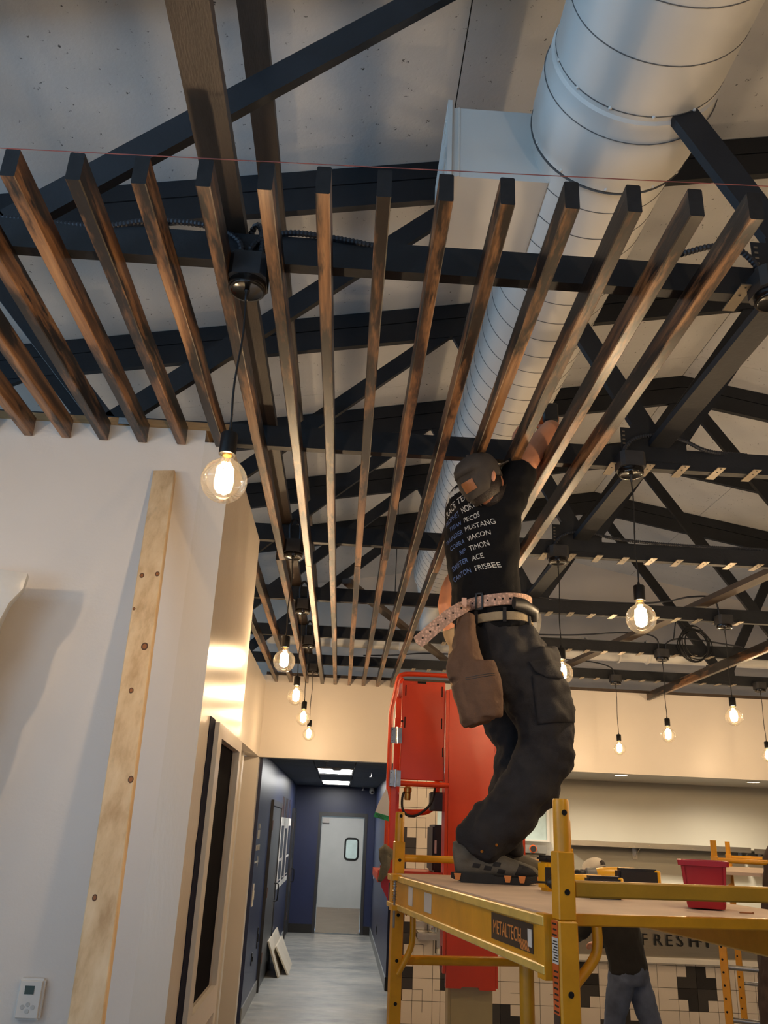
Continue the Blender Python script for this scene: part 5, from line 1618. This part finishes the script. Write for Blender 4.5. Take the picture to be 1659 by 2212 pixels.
# splashed tree-line graphic above the lettering
gb = B()
rg = random.Random(5)
for k in range(26):
    u = -0.10 + 0.19 * k / 25
    h = 0.012 + 0.026 * abs(math.sin(k * 1.9)) + 0.014 * rg.random()
    wd_ = 0.004 + 0.004 * rg.random()
    z0 = 0.205 + 0.018 * math.cos((u) * 12)
    gb.face(gb.verts([ctr + nb * 0.35 + ub * (u - wd_) + wb * (z0 - 0.010 * rg.random()), ctr + nb * 0.35 + ub * (u + wd_) + wb * (z0 - 0.008 * rg.random()), ctr + nb * 0.35 + ub * (u + wd_ * 0.3) + wb * (z0 + h), ctr + nb * 0.35 + ub * (u - wd_ * 0.6) + wb * (z0 + h * 0.7)]))
drape(gb, ts, -nb, 0.0022, 0.012)
if len(gb.bm.faces):
    obj('shirt_graphic', gb, 'white_print', shirt)

# belts: khaki web belt on the trousers, braided tool belt above it with a loose tail
def ring_band(c, rx, ry, h, tilt, th=0.006, n=48):
    b = B()
    rings = []
    for j in range(n):
        a = 2 * PI * j / n
        rad = R1 * math.cos(a) + F1 * math.sin(a)
        base = V(c) + R1 * rx * math.cos(a) + F1 * ry * math.sin(a)
        base.z += tilt[0] * math.cos(a) + tilt[1] * math.sin(a)
        o_ = V((rad.x, rad.y, 0)).normalized() * th
        rings.append([base + V((0, 0, -h / 2)), base + o_ + V((0, 0, -h / 2 + 0.002)), base + o_ + V((0, 0, h / 2 - 0.002)), base + V((0, 0, h / 2))])
    b.rings(rings, True)
    return b
obj('web_belt', ring_band((0.607, 3.455, 2.705), 0.180, 0.148, 0.038, (0.012, 0.006)), 'web_belt', p1, True)
for a in (-2.9, -2.0, -1.2, -0.5, 0.3):
    c = V((0.607, 3.455, 2.705)) + R1 * 0.188 * math.cos(a) + F1 * 0.156 * math.sin(a)
    c.z += 0.012 * math.cos(a)
    nrm = (R1 * math.cos(a) + F1 * math.sin(a)).normalized()
    tn = nrm.cross(V((0, 0, 1)))
    obj('belt_loop', B().beam(c - V((0, 0, 0.030)), c + V((0, 0, 0.030)), 0.014, 0.006, nrm), 'jeans_black', trousers)
BC = V((0.598, 3.453, 2.775))
belt = obj('tool_belt', ring_band(BC, 0.186, 0.152, 0.052, (0.012, 0.012), 0.007), 'belt_tan', p1, True)
def on_belt(a, out=0.008):
    c = BC + R1 * (0.186 + out) * math.cos(a) + F1 * (0.152 + out) * math.sin(a)
    c.z += 0.012 * math.cos(a) + 0.012 * math.sin(a)
    nrm = (R1 * math.cos(a) + F1 * math.sin(a)).normalized()
    return c, nrm, nrm.cross(V((0, 0, 1))) * -1
c, n_, u_ = on_belt(-1.05)
bk = B()
for (x0, x1, z0, z1) in ((-0.017, 0.017, 0.029, 0.036), (-0.017, 0.017, -0.036, -0.029), (-0.017, -0.010, -0.036, 0.036), (0.010, 0.017, -0.036, 0.036)):
    bk.prism([(x0, z0), (x1, z0), (x1, z1), (x0, z1)], c, u_, (0, 0, 1), n_, 0.0, 0.007)
obj('buckle', bk, 'black_metal', belt)
for a in (-1.6, -1.42, -1.24, -0.86, -0.68, -0.5, -0.32, -0.14, 0.03):
    c, n_, u_ = on_belt(a, 0.0072)
    hb = B().lathe([(0.0, 0.0), (0.0042, 0.0), (0.0042, 0.0012), (0.0, 0.0012)], (0, 0, 0), 10)
    hb.xform(frame(c, u_, (0, 0, 1), n_))
    obj('belt_hole', hb, 'hole', belt)
# loose belt tail swinging out behind
c0, n0, u0 = on_belt(-1.75, 0.012)
tail_pts = [c0 + V((0.01, 0, 0.0)), V((0.455, 3.255, 2.735)), V((0.395, 3.23, 2.69)), V((0.335, 3.22, 2.635)), V((0.278, 3.215, 2.580)), V((0.262, 3.213, 2.565))]
tb = B()
rg_ = []
sp_ = spline(tail_pts, 6)
for i, p in enumerate(sp_):
    tdir = (sp_[min(i + 1, len(sp_) - 1)] - sp_[max(i - 1, 0)]).normalized()
    wv = tdir.cross(V((0, -1, 0))).normalized()
    hw = 0.026 * (1.0 if i < len(sp_) - 3 else (0.85, 0.55, 0.2)[i - len(sp_) + 3])
    nn = V((0, -1, 0))
    rg_.append([p - wv * hw - nn * 0.003, p + wv * hw - nn * 0.003, p + wv * hw + nn * 0.003, p - wv * hw + nn * 0.003])
tb.rings(rg_)
obj('belt_tail', tb, 'belt_tan', belt)
for i in (8, 11, 14, 17, 20, 23):
    p = sp_[i]
    obj('belt_hole', B().lathe([(0.0, 0.0), (0.0042, 0.0), (0.0042, 0.001), (0.0, 0.001)], (p.x, p.y - 0.0042, p.z), 10, 'Y'), 'hole', belt)
# keeper loop with the stamped name
kc = sp_[5] + V((0.0, -0.008, 0.0))
kd = (sp_[6] - sp_[4]).normalized()
kw = V((0, 0, 1)) - kd * kd.z
kw.normalize()
obj('keeper', B().prism([(-0.014, -0.032), (0.014, -0.032), (0.014, 0.032), (-0.014, 0.032)], kc, kd, kw, kd.cross(kw), -0.006, 0.012), 'belt_edge', belt)
kn = kd.cross(kw)
if kn.y > 0:
    kn = -kn
kt = text_b('KOBALT', 0.0155, 0.0002, 'CENTER', 0.85).xform(frame(kc + kn * 0.0135 - kd * 0.004, -kw, -kw.cross(kn) * -1, kn))
obj('stamped_name', kt, 'black_print', belt)
c, n_, u_ = on_belt(0.15, 0.012)
obj('dark_strap', B().loft([(c + V((-0.06, -0.05, -0.030)), 0.012, 0.026), (c + V((-0.01, -0.015, -0.030)), 0.016, 0.028), (c + V((0.04, 0.03, -0.045)), 0.014, 0.026), (c + V((0.045, 0.06, -0.075)), 0.010, 0.02)], 12, (0, -1, 0)), 'tool_black', belt, True)
# suede tool pouch hanging behind the hip
b = B()
b.loft([((0.468, 3.30, 2.70), 0.035, 0.07), ((0.462, 3.285, 2.60), 0.048, 0.085), ((0.470, 3.27, 2.50), 0.064, 0.10), ((0.490, 3.265, 2.40), 0.072, 0.105), ((0.512, 3.265, 2.30), 0.070, 0.10), ((0.520, 3.265, 2.275), 0.060, 0.09)], 18, (1, 0, 0))
b.loft([((0.425, 3.27, 2.545), 0.025, 0.05), ((0.42, 3.262, 2.49), 0.036, 0.055), ((0.43, 3.255, 2.44), 0.034, 0.05)], 14, (1, 0, 0))
b.loft([((0.432, 3.235, 2.42), 0.032, 0.045), ((0.455, 3.235, 2.35), 0.034, 0.05), ((0.478, 3.24, 2.28), 0.030, 0.05)], 14, (1, 0, 0))
b.loft([((0.520, 3.185, 2.50), 0.045, 0.030), ((0.530, 3.175, 2.44), 0.056, 0.036), ((0.540, 3.175, 2.35), 0.056, 0.038), ((0.545, 3.18, 2.29), 0.048, 0.034)], 14, (1, 0, 0))
pouch = skin_over('tool_pouch', b, 'pouch', belt, 0.007, 2, 0.018, 0.05)
tp_ = tree_of(pouch)
for z in (2.425, 2.433):
    pts = []
    for k in range(10):
        h = tp_.ray_cast(V((0.45 + 0.012 * k, 2.9, z + 0.002 * k)), V((0, 1, 0)), 2)
        if h[0]:
            pts.append(h[0] + V((0, -0.001, 0)))
    if len(pts) > 3:
        obj('stitching', B().tube(pts, 0.0014, 5), 'tool_black', pouch)

# cordless tool held up above the slats
t = thing('power_tool', 'black cordless tool held above the slats in the worker\'s raised hand', 'power tool', (0.905, 3.60, 3.72))
obj('housing', B().box(0.865, 0.945, 3.55, 3.68, 3.775, 3.855).bevel(0.014, 2), 'tool_black', t, True)
obj('nose', B().lathe([(0.030, 0.0), (0.026, 0.05), (0.012, 0.07), (0.008, 0.10)], (0.905, 3.68, 3.818), 16, 'Y', True), 'tool_black', t, True)
obj('battery', B().box(0.868, 0.942, 3.515, 3.549, 3.74, 3.84).bevel(0.008), 'tool_black', t, True)
obj('handle', B().loft([((0.905, 3.625, 3.78), 0.020, 0.024), ((0.903, 3.640, 3.74), 0.018, 0.022), ((0.902, 3.652, 3.70), 0.020, 0.024)], 12), 'tool_black', t, True)
obj('trim', B().box(0.866, 0.944, 3.53, 3.66, 3.770, 3.7745), 'orange_lug', t)

# --- second worker, standing in the lift basket and mostly hidden
p2 = thing('person', 'person in tan top and grey-green trousers, mostly hidden behind the worker in the lift', 'person', (0.84, 5.20, 1.66))
b = B()
head(b, (0.80, 5.16, 3.28), (0.3, 0.9, 0.3), (0, -0.2, 1), 1.0)
b.loft([((0.81, 5.19, 3.08), 0.060, 0.060), ((0.80, 5.17, 3.20), 0.056, 0.058)], 12)
b.loft([((0.66, 5.16, 3.02), 0.052, 0.052), ((0.61, 5.12, 3.12), 0.046, 0.046), ((0.585, 5.10, 3.22), 0.044, 0.044), ((0.60, 5.14, 3.33), 0.038, 0.038), ((0.63, 5.2, 3.43), 0.028, 0.03)], 14)
hand(b, (0.632, 5.205, 3.435), (0.2, 0.4, 0.9), (0.8, 0, 0.2), 1, 0.6)
b.loft([((0.99, 5.22, 3.05), 0.05, 0.05), ((1.04, 5.28, 2.88), 0.045, 0.045), ((1.04, 5.34, 2.74), 0.040, 0.040), ((0.99, 5.44, 2.73), 0.03, 0.03)], 14)
hand(b, (0.988, 5.445, 2.73), (-0.2, 0.9, 0), (0, 0, -1), 1, 0.7)
skin_over('body', b, 'skin', p2, 0.007, 4)
b = B()
b.loft([((0.80, 5.145, 3.26), 0.078, 0.094), ((0.80, 5.135, 3.32), 0.083, 0.103), ((0.80, 5.125, 3.375), 0.070, 0.088), ((0.80, 5.12, 3.40), 0.035, 0.045)], 20, (1, 0, 0))
obj('hair', b, 'hair', p2, 'all')
b = B()
b.loft([((0.84, 5.20, 2.38), 0.165, 0.125), ((0.84, 5.20, 2.55), 0.168, 0.125), ((0.83, 5.20, 2.75), 0.185, 0.13), ((0.825, 5.20, 2.95), 0.20, 0.128), ((0.82, 5.19, 3.05), 0.17, 0.10), ((0.815, 5.18, 3.09), 0.09, 0.075)], 24, (1, 0, 0))
b.loft([((0.72, 5.19, 2.99), 0.075, 0.075), ((0.655, 5.16, 3.03), 0.062, 0.062), ((0.625, 5.135, 3.09), 0.056, 0.056)], 14)
b.loft([((0.93, 5.2, 3.02), 0.07, 0.07), ((0.99, 5.225, 2.98), 0.06, 0.06), ((1.015, 5.255, 2.92), 0.055, 0.055)], 14)
skin_over('shirt', b, 'tan_shirt', p2, 0.012, 4, 0.014, 0.08)
b = B()
b.loft([((0.84, 5.20, 2.25), 0.17, 0.13), ((0.84, 5.20, 2.33), 0.175, 0.135), ((0.84, 5.20, 2.43), 0.168, 0.125)], 22, (1, 0, 0))
for s in (-1, 1):
    b.loft([((0.84 + s * 0.08, 5.20, 2.36), 0.095, 0.11), ((0.84 + s * 0.095, 5.20, 2.12), 0.085, 0.092), ((0.84 + s * 0.10, 5.21, 1.92), 0.076, 0.082), ((0.84 + s * 0.105, 5.20, 1.72), 0.072, 0.085)], 16, (1, 0, 0))
skin_over('trousers', b, 'olive_cloth', p2, 0.012, 4, 0.016, 0.08)
for s in (-1, 1):
    b = B()
    b.loft([((0.84 + s * 0.105, 5.12, 1.70), 0.036, 0.04), ((0.84 + s * 0.107, 5.20, 1.705), 0.040, 0.045), ((0.84 + s * 0.11, 5.30, 1.695), 0.043, 0.036), ((0.84 + s * 0.112, 5.38, 1.68), 0.032, 0.022)], 14, (1, 0, 0))
    obj('shoe', b, 'sole', p2, 'all')

# --- third worker by the tiled counter
p3 = thing('person', 'person in black jacket, blue jeans and white cap beside the tiled counter', 'person', (2.42, 7.6, 0.0))
fx3 = V((-0.55, 0.83, 0))
rx3 = fx3.cross(V((0, 0, 1)))
b = B()
head(b, (2.22, 7.66, 1.60), (-0.6, 0.7, -0.35), (-0.2, 0.2, 1), 1.0)
b.loft([((2.30, 7.62, 1.42), 0.06, 0.06), ((2.24, 7.65, 1.53), 0.056, 0.058)], 12)
hand(b, (2.05, 7.90, 1.06), (-0.5, 0.7, -0.1), (0, 0, -1), 1, 0.6)
hand(b, (2.33, 8.03, 1.02), (-0.4, 0.8, -0.1), (0, 0, -1), -1, 0.6)
skin_over('body', b, 'skin', p3, 0.007, 4)
b = B()
b.loft([((2.44, 7.6, 0.86), 0.185, 0.14), ((2.43, 7.6, 0.98), 0.182, 0.138), ((2.40, 7.6, 1.12), 0.19, 0.14), ((2.36, 7.6, 1.27), 0.205, 0.138), ((2.33, 7.61, 1.38), 0.19, 0.12), ((2.30, 7.62, 1.45), 0.10, 0.085)], 24, rx3)
for s, e, w in ((1, (2.52, 7.84, 1.12), (2.34, 8.02, 1.02)), (-1, (2.09, 7.66, 1.14), (2.05, 7.88, 1.06))):
    sh = V((2.335, 7.6, 1.36)) + rx3 * 0.19 * s
    b.loft([(sh, 0.075, 0.075), (sh.lerp(V(e), 0.5), 0.068, 0.068), (V(e), 0.058, 0.058), (V(e).lerp(V(w), 0.6), 0.05, 0.05), (V(w), 0.044, 0.044)], 14)
skin_over('jacket', b, 'jacket_black', p3, 0.012, 4, 0.02, 0.09)
b = B()
b.loft([((2.44, 7.6, 0.78), 0.165, 0.14), ((2.44, 7.6, 0.86), 0.178, 0.145), ((2.44, 7.6, 0.95), 0.165, 0.125)], 22, rx3)
for s, k, f in ((1, (2.60, 7.55, 0.45), (2.66, 7.45, 0.07)), (-1, (2.30, 7.63, 0.46), (2.16, 7.66, 0.07))):
    hp = V((2.44, 7.6, 0.84)) + rx3 * 0.085 * s
    b.loft([(hp, 0.10, 0.115), (hp.lerp(V(k), 0.55), 0.092, 0.10), (V(k), 0.078, 0.084), (V(k).lerp(V(f), 0.5), 0.075, 0.08), (V(f), 0.07, 0.085)], 16, rx3)
skin_over('jeans', b, 'jeans_blue', p3, 0.012, 4, 0.018, 0.08)
for (x, y) in ((2.66, 7.45), (2.16, 7.66)):
    b = B()
    q = V((x, y, 0))
    b.loft([(q - fx3 * 0.10 + V((0, 0, 0.045)), 0.036, 0.042), (q + V((0, 0, 0.05)), 0.042, 0.048), (q + fx3 * 0.10 + V((0, 0, 0.04)), 0.045, 0.037), (q + fx3 * 0.19 + V((0, 0, 0.028)), 0.032, 0.024)], 14, rx3)
    obj('shoe', b, 'sole', p3, 'all')
hf3 = V((-0.6, 0.7, -0.35)).normalized(); hr3 = hf3.cross(V((-0.2, 0.2, 1))).normalized(); hu3 = hr3.cross(hf3)
h3 = V((2.22, 7.66, 1.60))
b = B()
b.loft([(h3 + hu3 * 0.02, 0.088, 0.108), (h3 + hu3 * 0.055, 0.088, 0.108), (h3 + hu3 * 0.09, 0.076, 0.094), (h3 + hu3 * 0.112, 0.050, 0.062), (h3 + hu3 * 0.122, 0.02, 0.026)], 22, hr3)
cap3 = obj('cap', b, 'cap_white', p3, 'all')
b = B()
b.loft([(h3 + hu3 * -0.06 - hf3 * 0.012, 0.070, 0.09), (h3 + hu3 * 0.018 - hf3 * 0.008, 0.083, 0.102)], 18, hr3)
obj('hair', b, 'hair', p3, 'all')
bo = B()
c = h3 + hu3 * 0.045 - hf3 * 0.3
bo.face(bo.verts([c - hr3 * 0.04 - hu3 * 0.012, c + hr3 * 0.04 - hu3 * 0.012, c + hr3 * 0.034 + hu3 * 0.022, c + hu3 * 0.034, c - hr3 * 0.034 + hu3 * 0.022]))
obj('cap_opening', drape(bo, tree_of(cap3), hf3, 0.003, 0.012), 'hair', cap3)

# ------------------------------------------------------------------ things on the deck
def deckpt(u, v):
    """deck coordinates: u across, v along the scaffold, on the deck surface"""
    c, s = math.cos(SROT), math.sin(SROT)
    return V((0.56 + u * c - v * s, 2.215 + u * s + v * c, 1.7005))
t = thing('parts_bin', 'dark red plastic bin standing on the scaffold deck', 'bin', (1.092, 2.645, 1.7005), math.radians(-21))
def bin_ring(z, w, d, r, c):
    pts = []
    for cx_, cy_, a0 in ((w - r, d - r, 0), (-w + r, d - r, 90), (-w + r, -d + r, 180), (w - r, -d + r, 270)):
        for q in range(4):
            a = math.radians(a0 + q * 30)
            pts.append((c[0] + cx_ + r * math.cos(a), c[1] + cy_ + r * math.sin(a), c[2] + z))
    return pts
c = (0, 0, 0)
b = B()
b.rings([bin_ring(0.004, 0.050, 0.072, 0.010, c), bin_ring(0.012, 0.053, 0.075, 0.010, c), bin_ring(0.116, 0.062, 0.086, 0.008, c), bin_ring(0.117, 0.070, 0.094, 0.008, c), bin_ring(0.131, 0.071, 0.095, 0.008, c), bin_ring(0.131, 0.060, 0.084, 0.008, c), bin_ring(0.014, 0.048, 0.070, 0.008, c)])
obj('tub', b, 'red_bin', t, True, local=True)
for x in (-0.050, 0.050):
    obj('rib', B().hexa([(c[0] + x - 0.003, c[1] - 0.079, c[2] + 0.02), (c[0] + x + 0.003, c[1] - 0.079, c[2] + 0.02), (c[0] + x + 0.003, c[1] - 0.07, c[2] + 0.02), (c[0] + x - 0.003, c[1] - 0.07, c[2] + 0.02),
                         (c[0] + x * 1.12 - 0.003, c[1] - 0.090, c[2] + 0.116), (c[0] + x * 1.12 + 0.003, c[1] - 0.090, c[2] + 0.116), (c[0] + x * 1.12 + 0.003, c[1] - 0.08, c[2] + 0.116), (c[0] + x * 1.12 - 0.003, c[1] - 0.08, c[2] + 0.116)]), 'red_bin', t, local=True)

def drill(name, label, loc, rotz, lie, s=1.0):
    """cordless drill: body, chuck, bit, handle, battery. local +x = nose"""
    t = thing(name, label, 'power tool', loc, rotz, 'cordless tools on the deck')
    def D(nm, b, m, sm=True):
        if lie:
            b.xform(Matrix.Rotation(PI / 2, 4, 'X'))
        if s != 1.0:
            b.xform(Matrix.Scale(s, 4))
        return b
    parts = []
    parts.append(('body', B().loft([((-0.085, 0, 0.0), 0.026, 0.030), ((-0.07, 0, 0.0), 0.034, 0.036), ((-0.02, 0, 0.0), 0.035, 0.038), ((0.03, 0, 0.0), 0.033, 0.036), ((0.055, 0, 0.0), 0.028, 0.030)], 18, (0, 1, 0)), 'tool_yellow'))
    parts.append(('gear_case', B().lathe([(0.029, 0.055), (0.030, 0.06), (0.028, 0.085), (0.022, 0.09)], (0, 0, 0), 20, 'X', True), 'tool_grey'))
    parts.append(('chuck', B().lathe([(0.021, 0.09), (0.023, 0.095), (0.022, 0.12), (0.010, 0.135)], (0, 0, 0), 20, 'X', True), 'tool_black'))
    parts.append(('drill_bit', B().lathe([(0.004, 0.135), (0.004, 0.19), (0.001, 0.197)], (0, 0, 0), 8, 'X', True), 'black_metal'))
    parts.append(('rear_cap', B().lathe([(0.0, -0.095), (0.022, -0.094), (0.030, -0.085), (0.032, -0.07)], (0, 0, 0), 20, 'X'), 'tool_black'))
    parts.append(('handle', B().loft([((-0.03, 0, -0.02), 0.022, 0.028, (0, 1, 0)), ((-0.038, 0, -0.07), 0.020, 0.026, (0, 1, 0)), ((-0.045, 0, -0.125), 0.022, 0.030, (0, 1, 0))], 14), 'tool_black'))
    parts.append(('battery', B().box(-0.10, 0.025, -0.037, 0.037, -0.185, -0.128).bevel(0.008, 2), 'tool_black'))
    parts.append(('battery_band', B().box(-0.103, -0.085, -0.034, 0.034, -0.183, -0.135).bevel(0.004), 'tool_yellow'))
    parts.append(('trigger', B().box(-0.012, 0.0, -0.008, 0.008, -0.06, -0.03).bevel(0.003), 'tool_black'))
    bms = [(n, D(n, bb, m), m) for n, bb, m in parts]
    zmin = min(v.co.z for _, bb, _ in bms for v in bb.bm.verts)
    for n, bb, m in bms:
        bb.xform(Matrix.Translation((0, 0, -zmin)))
        obj(n, bb, m, t, True, local=True)
    return t
drill('cordless_drill', 'yellow and black cordless drill lying behind the near scaffold post', (0.83, 3.02, 1.7005), math.radians(178), True, 0.9)
drill('cordless_drill', 'yellow and black cordless driver lying near the deck\'s far right corner', (1.03, 3.33, 1.7005), math.radians(176), True, 1.15)
t = thing('battery_pack', 'spare yellow and black battery pack standing on the deck in front of the near drill', 'battery', (0.765, 3.16, 1.7005), SROT)
obj('case', B().box(-0.045, 0.03, -0.04, 0.04, 0.0, 0.10).bevel(0.010, 2), 'tool_yellow', t, True, local=True)
obj('side_grip', B().box(-0.048, 0.0, -0.042, -0.0395, 0.022, 0.078).bevel(0.001), 'tool_black', t, local=True)
obj('top_cap', B().box(-0.047, 0.032, -0.042, 0.042, 0.094, 0.116).bevel(0.008, 2), 'tool_black', t, True, local=True)
t = thing('loose_screw', 'single reddish deck screw lying in front of the red bin', 'screw', deckpt(0.62, 0.18))
obj('shank', B().tube([(-0.02, 0, 0.003), (0.018, 0.002, 0.003)], 0.0018, 6), 'leather', t, local=True)
obj('head', B().tube([(0.018, 0.002, 0.0032), (0.0205, 0.002, 0.0034)], 0.0032, 8), 'leather', t, local=True)

# dark jacket hung on the far scaffold
t = thing('hanging_jacket', 'dark brown hooded jacket hanging on the far scaffold at the right edge', 'jacket', (2.93, 5.86, 0.85))
b = B()
cx_, cy_ = 2.945, 5.87
b.loft([((cx_, cy_, 1.945), 0.018, 0.028), ((cx_ - 0.002, cy_, 1.92), 0.036, 0.055), ((cx_ - 0.005, cy_, 1.86), 0.060, 0.085), ((cx_ - 0.01, cy_, 1.76), 0.085, 0.10), ((cx_ - 0.02, cy_ - 0.01, 1.60), 0.11, 0.12), ((cx_ - 0.03, cy_ - 0.01, 1.40), 0.135, 0.13), ((cx_ - 0.04, cy_ - 0.01, 1.20), 0.16, 0.14), ((cx_ - 0.05, cy_ - 0.01, 1.0), 0.18, 0.15), ((cx_ - 0.055, cy_ - 0.01, 0.80), 0.19, 0.15)], 28, (1, 0, 0))
for s in (-1, 1):
    b.loft([((cx_ + s * 0.05 - 0.03, cy_ - 0.12, 1.62), 0.045, 0.04), ((cx_ + s * 0.075 - 0.04, cy_ - 0.14, 1.40), 0.05, 0.045), ((cx_ + s * 0.09 - 0.05, cy_ - 0.15, 1.15), 0.048, 0.042), ((cx_ + s * 0.10 - 0.05, cy_ - 0.15, 0.92), 0.045, 0.04)], 14, (1, 0, 0))
jk = skin_over('cloth', b, 'jacket_brown', t, 0.012, 4, 0.045, 0.11)
